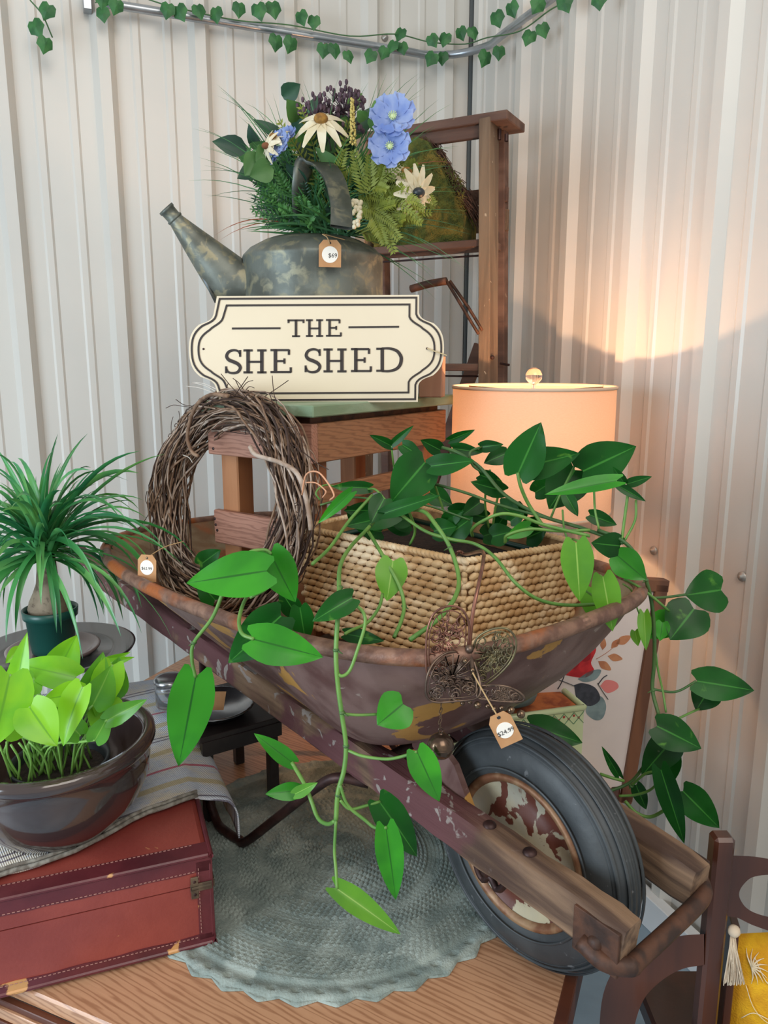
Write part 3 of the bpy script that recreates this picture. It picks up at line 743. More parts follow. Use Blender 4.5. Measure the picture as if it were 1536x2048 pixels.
# braided rim
mb = MB(); ringp = []
for P, Q in ((bkA, bkB), (bkB, bkD), (bkD, bkC), (bkC, bkA)):
    n_ = int((Q-P).length/.005)
    ringp += [bkpt(P, BZ1)+(bkpt(Q, BZ1)-bkpt(P, BZ1))*i/n_ for i in range(n_)]
def lump(mb, c, ex, ey, ez, seg=6):
    vs = []; fs = []
    for s_ in (-1, -.6, 0, .6, 1):
        rr = math.sqrt(max(0, 1-(s_*.97)**2))
        for k in range(seg): an = 2*PI*k/seg; vs.append(c+ex*s_+ez*rr*math.sin(an)+ey*rr*math.cos(an))
    for m in range(4):
        for k in range(seg): fs.append((m*seg+k, (m+1)*seg+k, (m+1)*seg+(k+1) % seg, m*seg+(k+1) % seg))
    mb.add(vs, fs)
for i in range(0, len(ringp), 2):
    a = ringp[i]; b = ringp[(i+2) % len(ringp)]; t = (b-a).normalized(); s_ = t.cross(UP)
    lump(mb, a-UP*.004, t*.0095+UP*.003, s_*.008, UP*.0065)
for P in (bkA, bkB, bkD, bkC):
    for j in range(20): lump(mb, bkpt(P, BZ0+(BZ1-BZ0)*(j+.5)/20), UP*.008, F*.006, N*.006)
o = obj('braided_rim', mb, M_sea, bk, True); o['kind'] = 'stuff'

# ================================================================== STOOL
M_pine = mat('stained_pine', (152, 106, 74), (112, 72, 48), scale=12, axis=(.572, .82, 0), stretch=9, rough=.6, bump=.3, bscale=80, wave=('b', 60, 9), lo=.3, hi=1.5)
M_pinef = mat('stained_pine_side', (168, 120, 100), (122, 78, 62), scale=12, axis=(-.82, .572, 0), stretch=9, rough=.6, bump=.3, bscale=80, wave=('b', 60, 9), lo=.3, hi=1.5)
M_pinez = mat('stained_pine_leg', (176, 120, 80), (138, 86, 54), scale=14, axis=UP, stretch=9, rough=.6, bump=.3)
M_sage = mat('sage_paint', (146, 166, 140), (120, 142, 112), scale=18, axis=N, stretch=8, rough=.6, bump=.3, bscale=70)
STZ = 1.524; SO = dep(623, 812, 1.60); SA1 = V((-.82, .572, 0)).normalized(); SA2 = V((.572, .82, 0)).normalized()
def st(a, b, z): return V((SO.x, SO.y, 0))+SA1*a+SA2*b+UP*z     # a: back-left from the near corner, b: to the right-away
so = thing('rustic_stool', st(.16, .2, ZT+.36), 'rustic stained pine stool with a sage green painted top standing in the wheelbarrow', 'stool')
obj('top_board', MB().box(st(.155, .285, STZ-.0125), SA1*.17, SA2*.298, UP*.0125, .2), M_sage, so)
obj('under_frame', MB().box(st(.160, .28, STZ-.033), SA1*.140, SA2*.262, UP*.0085), M_ironbr, so)
zA = STZ-.082; hA = .042; AL, BL = .318, .53
for nm, c, ex, ey, mm in (('apron', st(AL/2, .010, zA), SA1*AL/2, SA2*.010, M_pinef), ('apron', st(.010, BL/2+.02, zA), SA1*.010, SA2*(BL/2-.001), M_pine), ('apron', st(AL-.010, BL/2+.02, zA), SA1*.010, SA2*(BL/2-.022), M_pine), ('apron', st(AL/2, BL+.03, zA), SA1*(AL/2-.01), SA2*.010, M_pinef)):
    obj(nm, MB().box(c, ex, ey, UP*hA, .2), mm, so)
for a, b, zz in ((.048, .048, ZT+.375), (AL-.045, .048, ZT+.395), (.048, BL-.03, ZT+.0015), (AL-.045, BL-.03, ZT+.0015)):
    obj('leg', MB().box(st(a, b, (STZ-.043+zz)/2), SA1*.027, SA2*.026, UP*((STZ-.043-zz)/2), .12), M_pinez, so)
zl_ = onp(426, 1050, st(0, .010, 0), SA2).z
obj('rail', MB().box(st(AL/2, .013, zl_), SA1*(AL/2-.004), SA2*.009, UP*.040, .3), M_pinef, so)
obj('rail', MB().box(st(.013, BL/2, onp(760, 968, st(0, 0, 0), SA1).z), SA1*.008, SA2*(BL/2-.02), UP*.020, .2), M_pine, so)
for x, y in ((428, 897), (431, 1037), (433, 1049), (436, 1060), (596, 877), (608, 913)):
    q = onp(x, y, st(0, .002 if y < 1000 else .006, 0), SA2); obj('nail_head', MB().lathe([(0, .004), (.0035, .003), (.004, -.006)], q, 10, -SA2), M_iron, so)

# ================================================================== SIGN "THE SHE SHED"
M_cream = mat('cream_sign', (228, 214, 188), (224, 209, 182), scale=3, rough=.42)
M_signbk = mat('sign_black', (46, 38, 36), rough=.45)
SGP = V((0, 1.755, STZ+.001)); SGN = V((.03, -1, .05)).normalized()
def sg(x, y, off=0): return onp(x, y, SGP, SGN)+SGN*off
cxs, cys = 632, 697
def signout(g):
    # g: inward offset in photo units
    x0, x1, y0, y1 = 437+g, 837-g, 591+g, 805-g
    # corners tilt slightly with the view, as seen
    def P(x, y): return (x+(y-697)*(-.012 if x > 632 else .03), y+(x-632)*-.006)
    pts = [(x0, y0)]
    pts += [(x1, y0)]
    L = []
    def bez(a, b, c, d, n=8):
        return [((1-t)**3*a[0]+3*(1-t)**2*t*b[0]+3*(1-t)*t*t*c[0]+t**3*d[0], (1-t)**3*a[1]+3*(1-t)**2*t*b[1]+3*(1-t)*t*t*c[1]+t**3*d[1]) for t in [k/n for k in range(n+1)]]
    R_ = 888-g
    right = bez((x1, 627+g*.4), (x1+3, 642+g*.2), (x1+22, 644+g*.4), (x1+30-g*.15, 648+g*.55), 6)+bez((x1+30-g*.15, 648+g*.55), (x1+48-g*.2, 662+g*.4), (R_, 678), (R_, 700), 8)[1:]
    rb = [(x, 1400-y) for x, y in right[::-1]][1:]
    right = right+[(x, y+0) for x, y in rb]
    pts += right+[(x1, y1), (x0, y1)]
    left = [(1264+2-x, y) for x, y in right][::-1]
    pts += left
    # tidy: mirrored left side around x = 633
    return [P(x, y) for x, y in pts]
sn = thing('wall_sign', onp(632, 805, SGP, SGN), 'cream scalloped metal sign reading THE SHE SHED leaning on the watering can', 'sign')
mb = MB().prism([sg(x, y, .0) for x, y in signout(0)], -SGN*.004); obj('sign_plate', mb, M_cream, sn)
def outline(g, wd):
    o_ = [sg(x, y, .0016) for x, y in signout(g)]; n = len(o_); mb = MB()
    c = sg(cxs, cys, .0016); rows = []
    for sgn in (-1, 1):
        row = []
        for i in range(n):
            a, b, d = o_[i-1], o_[i], o_[(i+1) % n]; t1 = (b-a).normalized(); t2 = (d-b).normalized()
            n1 = t1.cross(SGN); n2 = t2.cross(SGN); m_ = (n1+n2).normalized(); k = 1/max(.5, m_.dot(n1)); row.append(b+m_*wd*.5*sgn*k)
        rows.append(row+[row[0]])
    mb.grid([rows[0], rows[1]]); mb.grid([[p-SGN*.0016 for p in rows[0]], rows[0]]); mb.grid([rows[1], [p-SGN*.0016 for p in rows[1]]])
    return mb
PXM = 1.755/FPX/1.02
obj('outer_border', outline(5.5, 3.6*PXM), M_signbk, sn); obj('inner_border', outline(19, 3.6*PXM), M_signbk, sn)
def stroke(mb, pts, wd, off=.0014):
    # flat stroke in photo coordinates lifted onto the plate; wd may be a list
    P = [sg(x, y, off) for x, y in pts]; n = len(P); W = wd if isinstance(wd, list) else [wd]*n; r0 = []; r1 = []
    for i in range(n):
        t = (P[min(i+1, n-1)]-P[max(i-1, 0)]).normalized(); s_ = t.cross(SGN); r0.append(P[i]+s_*W[i]*PXM/2); r1.append(P[i]-s_*W[i]*PXM/2)
    mb.grid([r0, r1]); mb.grid([[p-SGN*.0014 for p in r0], r0]); mb.grid([r1, [p-SGN*.0014 for p in r1]])
    mb.add([r0[0], r1[0], r1[0]-SGN*.0014, r0[0]-SGN*.0014], [(0, 1, 2, 3)]); mb.add([r0[-1], r1[-1], r1[-1]-SGN*.0014, r0[-1]-SGN*.0014], [(0, 1, 2, 3)])
def serif(mb, x, y, w_, th): stroke(mb, [(x-w_/2, y), (x+w_/2, y)], th)
def glyph(ch, x, y, w_, h, B, T):
    mb = MB(); X = lambda a: x+a*w_; Y = lambda b: y+(1-b)*h
    y0, y1 = y+T/2, y+h-T/2
    if ch == 'T':
        stroke(mb, [(x, y0), (x+w_, y0)], T); stroke(mb, [(X(.5), y), (X(.5), y+h)], B); serif(mb, X(.5), y1, w_*.46, T)
        stroke(mb, [(x+T*.6, y0-1), (x+T*.6, y+h*.2)], T*1.1); stroke(mb, [(x+w_-T*.6, y0-1), (x+w_-T*.6, y+h*.2)], T*1.1)
    if ch == 'H':
        for a in (.2, .8): stroke(mb, [(X(a), y), (X(a), y+h)], B); serif(mb, X(a), y0, w_*.40, T); serif(mb, X(a), y1, w_*.40, T)
        stroke(mb, [(X(.2), y+h*.52), (X(.8), y+h*.52)], T)
    if ch == 'E':
        stroke(mb, [(X(.24), y), (X(.24), y+h)], B); stroke(mb, [(x, y0), (X(.9), y0)], T); stroke(mb, [(x, y1), (X(1), y1)], T); stroke(mb, [(X(.24), y+h*.5), (X(.68), y+h*.5)], T)
        stroke(mb, [(X(.9), y0-1), (X(.9), y+h*.24)], T*1.1); stroke(mb, [(X(.99), y1+1), (X(.99), y+h*.76)], T*1.1); stroke(mb, [(X(.68), y+h*.39), (X(.68), y+h*.61)], T)
    if ch == 'S':
        c = [(.92, .80), (.80, .93), (.52, .975), (.22, .90), (.10, .72), (.24, .57), (.52, .49), (.80, .39), (.93, .24), (.78, .07), (.48, .02), (.20, .07), (.08, .22)]
        pts = cr([V((X(a), Y(b), 0)) for a, b in c], 5); n = len(pts)
        stroke(mb, [(p.x, p.y) for p in pts], [T*.9+(B-T*.9)*math.sin(PI*i/(n-1))**2 for i in range(n)])
        stroke(mb, [(X(.92), Y(.98)), (X(.92), Y(.70))], T); stroke(mb, [(X(.07), Y(.02)), (X(.07), Y(.30))], T)
    if ch == 'D':
        stroke(mb, [(X(.22), y), (X(.22), y+h)], B); serif(mb, X(.12), y0, w_*.26, T); serif(mb, X(.12), y1, w_*.26, T)
        c = [(.2, .97), (.5, .97), (.78, .87), (.93, .66), (.95, .48), (.90, .28), (.76, .12), (.5, .03), (.2, .03)]
        pts = cr([V((X(a), Y(b), 0)) for a, b in c], 5); n = len(pts)
        stroke(mb, [(p.x, p.y) for p in pts], [T+(B-T)*math.sin(PI*i/(n-1))**1.5 for i in range(n)])
    return mb
for ch, x, w_ in (('T', 575, 34), ('H', 612, 34), ('E', 652, 30)):
    obj('letter', glyph(ch, x, 638.5-(x-632)*.01, w_, 35, 5, 3.4), M_signbk, sn)
for ch, x, w_ in (('S', 450, 33), ('H', 487, 46), ('E', 541, 41), ('S', 609, 33), ('H', 647, 46), ('E', 702, 40), ('D', 753, 52)):
    obj('letter', glyph(ch, x, 697-(x-632)*.012, w_, 48, 7, 4.2), M_signbk, sn)
mb = MB(); stroke(mb, [(464, 657), (561, 656.5)], 3.6); stroke(mb, [(697, 654.5), (798, 653.5)], 3.6); obj('rule_line', mb, M_signbk, sn)
mb = MB()
for x, y in ((407, 698), (854, 697)): mb.lathe([(0, .002), (.002, .002), (.0026, 0)], sg(x, y, 0), 8, SGN)
obj('nail_hole', mb, M_iron, sn)
obj('string', MB().tube([sg(854, 697, .003), sg(872, 704, .006), sg(893, 711, .004)], .0014, 5), mat('twine', (196, 178, 140), rough=.9), sn)

# ================================================================== WATERING CAN
M_galv = mat('old_galvanised', (112, 118, 112), (86, 90, 84), scale=14, rough=.5, metal=.5, bump=.12, bscale=40, c3=(134, 132, 112), s3=34, t3=.58, soft=.09)
M_galvs = mat('old_galvanised_spout', (116, 120, 112), (88, 90, 82), scale=12, rough=.5, metal=.5, bump=.12, c3=(142, 136, 112), s3=36, t3=.54, soft=.06)
CAN = V((-.172, 1.955, STZ+.0012)); cr_ = .169
wc_ = thing('watering_can', CAN, 'old galvanised watering can holding flowers behind the cream sign', 'watering can')
zh = (EYE-CAN.z)+.0
def canz(y): return onp(631, y, CAN-V((0, cr_, 0)), V((0, 1, 0))).z-CAN.z
z1, z2 = canz(500), canz(474)
prof = [(0, 0), (cr_*.98, 0), (cr_, .01), (cr_, .10), (cr_*1.012, .105), (cr_*1.012, .112), (cr_, .118), (cr_, .165), (cr_*1.014, .172), (cr_*1.014, .180), (cr_*.998, .188), (cr_*1.014, .196), (cr_*1.014, .204), (cr_, .212), (cr_, z1-.004), (cr_*1.01, z1), (cr_*.995, z1+.006), (cr_*.9, z1+.022), (cr_*.7, z1+.040), (cr_*.60, z1+.046), (cr_*.60, z1+.040), (cr_*.3, z1+.02), (0, z1+.01)]
obj('body', MB().lathe(prof, CAN, 72), M_galv, wc_, True)
# spout: a tapering cone leaving low on the left side, flattened
Yc_ = CAN.y-.02
t0_ = ony(345, 432, Yc_-.05); b0_ = ony(505, 585, Yc_); b0_ = V((CAN.x-cr_*.88, Yc_, canz(585)+CAN.z-.01))
seg = 24; rows = []
topc, botc = t0_, b0_
axs = (topc-botc).normalized(); sdv = V((0, 1, 0)); upv = axs.cross(sdv).normalized()
uu, ll = ony(492, 522, Yc_), ony(436, 612, Yc_)
for i in range(9):
    f_ = i/8; c = ((uu+ll)/2)*(1-f_)+topc*f_; hr = ((uu-ll).length/2)*(1-f_)+.015*f_; dr = .055*(1-f_)+.016*f_
    ud = ((uu-ll).normalized()*(1-f_)+V((.84, 0, .54))*f_).normalized()
    rows.append([c+ud*hr*math.cos(2*PI*k/seg)+sdv*dr*math.sin(2*PI*k/seg) for k in range(seg+1)])
base_ = [V((CAN.x-cr_*.6, Yc_+(p.y-Yc_), p.z+.0)) for p in rows[0]]
mb = MB().grid([base_]+rows); obj('spout', mb, M_galvs, wc_, True)
d2 = (topc-(uu+ll)/2).normalized()
mb = MB().lathe([(.0155, -.012), (.019, -.010), (.020, -.006), (.017, -.003), (.0175, .014), (.0195, .016), (.0195, .022), (.012, .020), (.011, .005), (.0, .004)], topc, 28, d2); obj('spout_collar', mb, M_galv, wc_, True)
mb = MB().tube([ony(352, 447, Yc_-.018), ony(392, 525, Yc_-.03), ony(432, 605, Yc_-.04)], .004, 6); obj('seam', mb, M_silver, wc_, True)
# strap handle: band arch over the opening
hp_ = [ony(612, 372, CAN.y+.05), ony(622, 358, CAN.y+.05), ony(640, 354, CAN.y+.04), ony(660, 361, CAN.y+.02), ony(677, 385, CAN.y), ony(686, 415, CAN.y-.03), ony(690, 440, CAN.y-.06), ony(690, 474, CAN.y-.10)]
hp_ = [p-V((0, .15, 0)) for i_, p in enumerate(hp_)]
hp_ = [V((hp_[0].x-.01, CAN.y-.05, CAN.z+z1+.10))]+[hp_[0]-V((.0, 0, .02))]+hp_[1:]
C_ = cr(hp_, 6); rows = []
for k, q in enumerate(C_):
    t = (C_[min(k+1, len(C_)-1)]-C_[max(k-1, 0)]).normalized(); wdv = V((.93, .25, .0)); wdv = (wdv-t*wdv.dot(t)).normalized()
    if k < len(C_)*.35: wdv = (V((.3, .95, 0))*(1-k/(len(C_)*.35))+V((.93, .25, 0))*(k/(len(C_)*.35))); wdv = (wdv-t*wdv.dot(t)).normalized()
    nn = wdv.cross(t); hw = .023
    rows.append([q-wdv*hw, q-wdv*hw+nn*.006, q-wdv*hw*.6+nn*.008, q+wdv*hw*.6+nn*.008, q+wdv*hw+nn*.006, q+wdv*hw, q-wdv*hw])
obj('handle', MB().grid(rows), M_galv, wc_, True)

# price tags
M_kraft = mat('kraft_card', (188, 142, 98), (178, 130, 88), scale=30, rough=.85)
M_paper = mat('white_sticker', (236, 230, 220), rough=.6)
M_ink = mat('ink', (40, 40, 44), rough=.6)
M_twine = mat('jute_twine', (180, 150, 108), rough=.95)
def pricetag(c, right, up, w_, h, txt, label, tsize, strings=None, soff=0, dcen=None):
    c = V(c); x = V(right).normalized(); u = V(up); u = (u-x*u.dot(x)).normalized(); n = x.cross(u)
    t = thing('price_tag', c, label, 'tag', 'kraft price tags')
    P = [(-.5, -.5), (.5, -.5), (.5, .30), (.30, .50), (-.30, .50), (-.5, .30)]
    obj('card', MB().prism([c+x*a*w_+u*b*h for a, b in P], -n*.0008), M_kraft, t)
    cc = c+u*h*(-.04 if dcen is None else dcen); obj('sticker', MB().lathe([(0, .0006), (w_*.36, .0006), (w_*.365, 0)], cc, 28, n), M_paper, t)
    text('price', txt, M_ink, t, cc+n*.0008-u*h*.04+x*soff, x, u, tsize, .0003)
    obj('hole', MB().lathe([(.0, .0004), (.0022, .0006), (.0026, 0)], c+u*h*.38, 10, n), M_ink, t)
    if strings: obj('string', MB().tube(strings, .0011, 5, 4), M_twine, t, True)
    return t
c_ = ony(660, 507, CAN.y-cr_-.012)
pricetag(c_, (1, 0, -.02), (0, .05, 1), .049, .058, '$69', 'kraft price tag hanging on the galvanised watering can', .013, [c_+V((-.0, -.001, .020)), c_+V((-.006, 0, .034)), c_+V((-.015, .012, .042)), c_+V((.03, .05, .036))], .006)

# ================================================================== LADDER
M_lad = mat('old_ladder_wood', (138, 118, 98), (96, 78, 64), scale=14, axis=UP, stretch=10, rough=.85, bump=.5, bscale=90, c3=(196, 182, 160), s3=34, t3=.70, soft=.015)
M_ladd = mat('dark_ladder_wood', (118, 92, 80), (88, 66, 58), scale=16, axis=(.9, -.4, 0), stretch=10, rough=.8, bump=.4, bscale=90, c3=(160, 140, 120), s3=30, t3=.70, soft=.02)
LZ = 2.325
q1, q2, q3 = onz(832, 247, LZ), onz(1015, 218, LZ), onz(1053, 237, LZ)
e1 = (q2-q1); e1.z = 0; e1.normalize(); e2 = V((-e1.y, e1.x, 0)); wcap = .16
ld = thing('step_ladder', V((q2.x, q2.y, 0)), 'weathered paint-flecked wooden step ladder standing in the corner', 'ladder')
def lp_(a, b, z): return V((q2.x, q2.y, 0))-e1*a+e2*b+UP*z      # a: left along the cap, b: away
CL = .52
obj('top_cap', MB().box(lp_(CL/2, wcap/2, LZ-.013), e1*CL/2, e2*wcap/2, UP*.013, .2), M_ladd, ld)
obj('cap_rail', MB().box(lp_(CL/2+.01, .03, LZ-.042), e1*(CL/2-.05), e2*.010, UP*.018, .2), M_ladd, ld)
# front rails lean towards the camera at the bottom, back rails away
def rail(x0, y0, x1, y1, b0, b1, w_, th, nm, m):
    p0 = onp(x0, y0, lp_(0, b0, 0), e2); p1 = onp(x1, y1, lp_(0, b1, 0), e2)
    d = (p1-p0); k = (p1.z-.0)/(-d.z) if d.z < 0 else 0
    p2 = p1+d*k
    mb = MB().beam(p0, p2, w_, th, e2); return obj(nm, mb, m, ld), p0, p2
_, fr0, fr1 = rail(978, 243, 976, 775, .035, -.02, .036, .075, 'front_rail', M_lad)
_, br0, br1 = rail(1004, 262, 1003, 775, .12, .20, .030, .040, 'rear_rail', M_ladd)
sh = -e1*(CL-.10)
obj('front_rail', MB().beam(fr0+sh, fr1+sh*1.15, .036, .075, e2), M_lad, ld)
obj('rear_rail', MB().beam(br0+sh, br1+sh*1.15, .030, .040, e2), M_ladd, ld)
def onladder(x, y, b): return onp(x, y, lp_(0, b, 0), e2)
for yy, bb in ((487, .0), (735, -.03)):
    r_ = onladder(962, yy, bb); z_ = r_.z
    obj('step', MB().box(lp_(CL/2, bb+.045, z_)-e1*0, e1*(CL/2-.045), e2*.06, UP*.011, .2), M_ladd, ld)
    obj('step_rod', MB().tube([lp_(CL-.05, bb+.05, z_-.028), lp_(.05, bb+.05, z_-.028)], .003, 6), M_iron, ld)
# lower step splinter, rear cross boards and the diagonal brace
r_ = onladder(950, 395, .13); obj('rear_rung', MB().box(lp_(CL/2, .135, r_.z), e1*(CL/2-.04), e2*.009, UP*.022), M_ladd, ld)
r_ = onladder(950, 445, .14); obj('rear_rung', MB().box(lp_(CL/2, .145, r_.z), e1*(CL/2-.04), e2*.009, UP*.032), M_lad, ld)
a_, b_ = onladder(962, 690, .16), onladder(905, 850, .16); obj('diagonal_brace', MB().beam(a_, b_+(b_-a_)*.8, .045, .018, e2), M_ladd, ld)
mb = MB(); g = [onladder(x, y, -.05) for x, y in ((822, 578), (858, 568), (893, 562), (925, 615), (957, 668))]
mb.tube([g[0], g[1], g[2]], .012, 8, 3); mb.tube([g[2], g[3], g[4]], .005, 6); mb.tube([g[2]+V((.01, 0, .0)), g[3]+V((.018, 0, 0)), g[4]+V((.012, 0, .01))], .005, 6)
obj('spreader', mb, M_ironbr, ld, True)
mb = MB()
for x, y, L in ((999, 258, .03), (1013, 268, .02)): q = onladder(x, y, .06); obj('bolt', MB().lathe([(0, L), (.006, L), (.006, 0)], q-UP*L, 10, UP), M_iron, ld)
q = onladder(985, 715, -.035); obj('bolt', MB().lathe([(0, .01), (.006, .008), (.007, 0)], q, 10, -e2), M_iron, ld)
obj('nail', MB().tube([onladder(1000, 727, .15), onladder(1019, 730, .15)], .004, 6), M_iron, ld)
# small weathered block behind the sign
q = ony(864, 775, 1.93); q.z = STZ+.0012
obj('wooden_block', MB().box(q+UP*.05, V((.028, -.006, 0)), V((.006, .022, 0)), UP*.05, .1), mat('pale_block', (176, 134, 108), (150, 108, 86), scale=20, axis=UP, rough=.7), label='small pale wooden block on the green stool top behind the sign', cat='block')

# ================================================================== MOSS BIRDHOUSE on the ladder step
M_moss = mat('moss', (84, 90, 36), (54, 66, 28), scale=40, rough=1, bump=1, bscale=120, c3=(112, 100, 42), s3=14, t3=.56)
M_bark = mat('vine_roof', (92, 66, 54), (62, 44, 36), scale=40, rough=1, bump=.8)
s1 = onladder(962, 487, 0).z+.011
mc = onladder(835, 480, -.0); mc = V((mc.x, mc.y, s1+.001))+e2*.05
mh = thing('moss_birdhouse', mc, 'mossy birdhouse with a bark edged roof on the ladder step', 'birdhouse')
hw_, hd_ = .155, .055
apx = onladder(822, 285, .05).z; shz = onladder(930, 430, .05).z
pt_ = [(-hw_, 0), (hw_*1.0, 0), (hw_*1.0, shz-s1-.01), (.035, apx-s1-.02), (-.01, apx-s1), (-.05, apx-s1-.02), (-hw_, shz-s1)]
mb = MB(); 
front = [mc+e1*a-e2*hd_+UP*z for a, z in pt_]; mb.prism(front, e2*hd_*2); obj('house_body', mb, M_moss, mh)
mb = MB()
for i in range(2600):
    a = random.uniform(-hw_, hw_); zm = (apx-s1)*(1-abs(a-.02)/hw_*.55); z = random.uniform(0, zm)
    p = mc+e1*a-e2*(hd_+random.uniform(-.001, .004))+UP*z; d = V((random.uniform(-1, 1), random.uniform(-1, .1), random.uniform(-1, .8))).normalized()*random.uniform(.008, .022)
    s_ = d.cross(V((0, 1, 0))).normalized()*.0012; mb.add([p-s_, p+s_, p+d], [(0, 1, 2)])
o = obj('moss_tufts', mb, M_moss, mh); o['kind'] = 'stuff'
mb = MB(); 
ra = mc+e1*.0-e2*.005+UP*(apx-s1+.012); rb = mc+e1*(hw_+.035)-e2*.005+UP*(shz-s1-.012); rm = (ra+rb)/2-UP*.028
mb.tube([ra, rm, rb], .020, 8, 6, flat=.7)
ra2 = mc-e1*(hw_+.03)-e2*.005+UP*(shz-s1-.012); mb.tube([ra, (ra+ra2)/2-UP*.028, ra2], .020, 8, 6, flat=.7)
obj('roof_edge', mb, M_bark, mh, True)
mb = MB()
for i in range(420):
    f_ = random.random(); q = (ra*(1-f_)**2+rm*2*f_*(1-f_)+rb*f_*f_)+V((random.uniform(-.018, .018), random.uniform(-.035, .0), random.uniform(-.018, .02))); d = (rb-ra).normalized()*random.uniform(.02, .06)+V((random.uniform(-.012, .012), 0, random.uniform(-.012, .012)))
    mb.tube([q, q+d], .0012, 3, cap=False)
o = obj('bark_strands', mb, M_bark, mh); o['kind'] = 'stuff'
q = ony(853, 402, mc.y-hd_-.004)
obj('entrance_hole', MB().lathe([(.012, 0), (.020, .004), (.022, .010), (.018, .010), (.014, .004), (.0, .002)], V((q.x, mc.y-hd_-.001, q.z)), 20, (0, -1, 0)), M_black, mh, True)

# ================================================================== FLOWERS in the watering can
fl0 = CAN+UP*(z1+.03)
fa = thing('flower_bouquet', fl0, 'bouquet of artificial daisies, blue blossoms and grasses in the watering can', 'flowers')
M_gr1 = mat('grass_green', (84, 140, 84), (48, 98, 66), scale=9, rough=.5, trans=.15)
M_gr2 = mat('grass_olive', (134, 144, 52), (108, 122, 44), scale=14, rough=.6, trans=.15)
M_gr3 = mat('leaf_dark', (44, 84, 56), (34, 66, 52), scale=12, rough=.5, trans=.1)
M_gr4 = mat('leaf_mid', (88, 134, 64), (70, 112, 58), scale=12, rough=.5, trans=.15)
M_rust = mat('rust_blade', (150, 82, 56), rough=.6)
def blade(mb, a, b, sag, wd, st=8):
    a, b = V(a), V(b); L = (b-a).length; pts = []
    for k in range(st+1): t = k/st; pts.append(a+(b-a)*t+UP*sag*L*4*t*(1-t)*.5)
    rows = []
    for k, q in enumerate(pts):
        tg = (pts[min(k+1, st)]-pts[max(k-1, 0)]).normalized(); s_ = tg.cross(V((0, 1, 0)))
        if s_.length < .1: s_ = V((1, 0, 0))
        s_.normalize(); w_ = wd*max(.03, 1-(k/st)**2.2); rows.append([q-s_*w_, q+V((0, -w_*.5, 0)), q+s_*w_])
    mb.grid(rows)
FY = CAN.y
def fp(x, y, dy=0): return ony(x, y, FY+dy)
root = lambda: fp(random.uniform(600, 700), random.uniform(455, 475), random.uniform(-.04, .05))
tips = [(395, 250, 0), (430, 180, 0), (392, 300, 0), (400, 320, 1), (390, 350, 0), (420, 390, 0), (445, 170, 0), (500, 200, 0), (600, 165, 0), (760, 140, 0), (790, 150, 0), (840, 155, 0), (850, 180, 0), (890, 200, 0), (880, 260, 0), (900, 330, 0), (905, 380, 0), (930, 470, 0), (900, 520, 0), (870, 560, 0), (850, 510, 0), (820, 470, 0), (730, 160, 0), (720, 200, 0), (480, 240, 0), (450, 290, 0), (470, 350, 0), (860, 230, 0), (915, 300, 0), (940, 420, 0), (930, 540, 0), (880, 590, 0), (540, 190, 0), (670, 160, 0)]
mb = MB()
for x, y, k in tips:
    for j in range(2): blade(mb, root(), fp(x+random.uniform(-14, 14), y+random.uniform(-12, 12), random.uniform(-.2, .08)), .12+random.random()*.15, .0016)
for i in range(420):
    a = random.uniform(-.15, 3.3); rx = random.uniform(90, 190); ry = random.uniform(90, 220)
    x, y = 665+rx*math.cos(a), 445-ry*math.sin(a)*random.uniform(.55, 1); blade(mb, root(), fp(x, y, random.uniform(-.16, .10)), random.uniform(0, .25), random.uniform(.0018, .0036))
for i in range(60): blade(mb, root(), fp(random.uniform(500, 600), random.uniform(380, 470), random.uniform(-.12, .05)), .15, .003)
obj('grass_blades', mb, M_gr1, fa)['kind'] = 'stuff'
mb = MB()
for x, y in ((430, 470), (445, 460), (440, 480), (905, 325), (855, 440)): blade(mb, root(), fp(x, y, -.1), .3, .0018)
obj('rust_blades', mb, M_rust, fa)['kind'] = 'stuff'
def fern(mb, a, b, n=12, l=.035, wd=.005, sag=.1):
    a, b = V(a), V(b); L = (b-a).length
    f = lambda t: a+(b-a)*t+UP*sag*L*2*t*(1-t)
    mb.tube([f(k/8) for k in range(9)], .0012, 4, cap=False)
    for k in range(n):
        t = .25+.75*k/n; p = f(t); tg = (f(t+.02)-f(t)).normalized(); s_ = tg.cross(V((0, 1, 0))).normalized()
        for g in (-1, 1):
            d = (s_*g+tg*.7+V((0, random.uniform(-.5, .3), 0))).normalized()*l*(1.1-t*.75); sd = d.cross(V((0, 1, 0))).normalized()*wd
            mb.add([p, p+d*.4+sd*.55, p+d, p+d*.4-sd*.55], [(0, 1, 2, 3)])
mb = MB()
for i in range(100):
    a = random.uniform(-.75, 1.2); x, y = 760+random.uniform(10, 115)*math.cos(a), 410-random.uniform(20, 120)*math.sin(a)
    b_ = fp(x, y, random.uniform(-.19, -.04)); fern(mb, fp(random.uniform(690, 800), random.uniform(340, 470), -.08), b_, 18, .030, .0045)
for x, y in ((790, 508), (770, 490), (800, 480), (840, 440), (825, 400), (740, 310), (705, 300)): fern(mb, fp(740, 420, -.12), fp(x, y, -.17), 12, .034, .006)
for x, y in ((690, 300), (600, 208), (556, 240), (700, 240), (715, 330)): fern(mb, fp(660, 420, -.06), fp(x, y, -.14), 14, .032, .005)
obj('fern_sprays', mb, M_gr2, fa)['kind'] = 'stuff'
mb = MB()
for i in range(70):
    x, y = random.uniform(500, 760), random.uniform(300, 460); 
    fern(mb, fp(640+random.uniform(-30, 40), 455, 0), fp(x, y, random.uniform(-.12, .05)), 10, .03, .0035)
obj('dark_sprays', mb, M_gr3, fa)['kind'] = 'stuff'
mb = MB()
for i in range(60):
    x, y = random.uniform(488, 640), random.uniform(290, 450)
    fern(mb, fp(620+random.uniform(-20, 30), 458, 0), fp(x, y, random.uniform(-.14, -.02)), 12, .030, .0045)
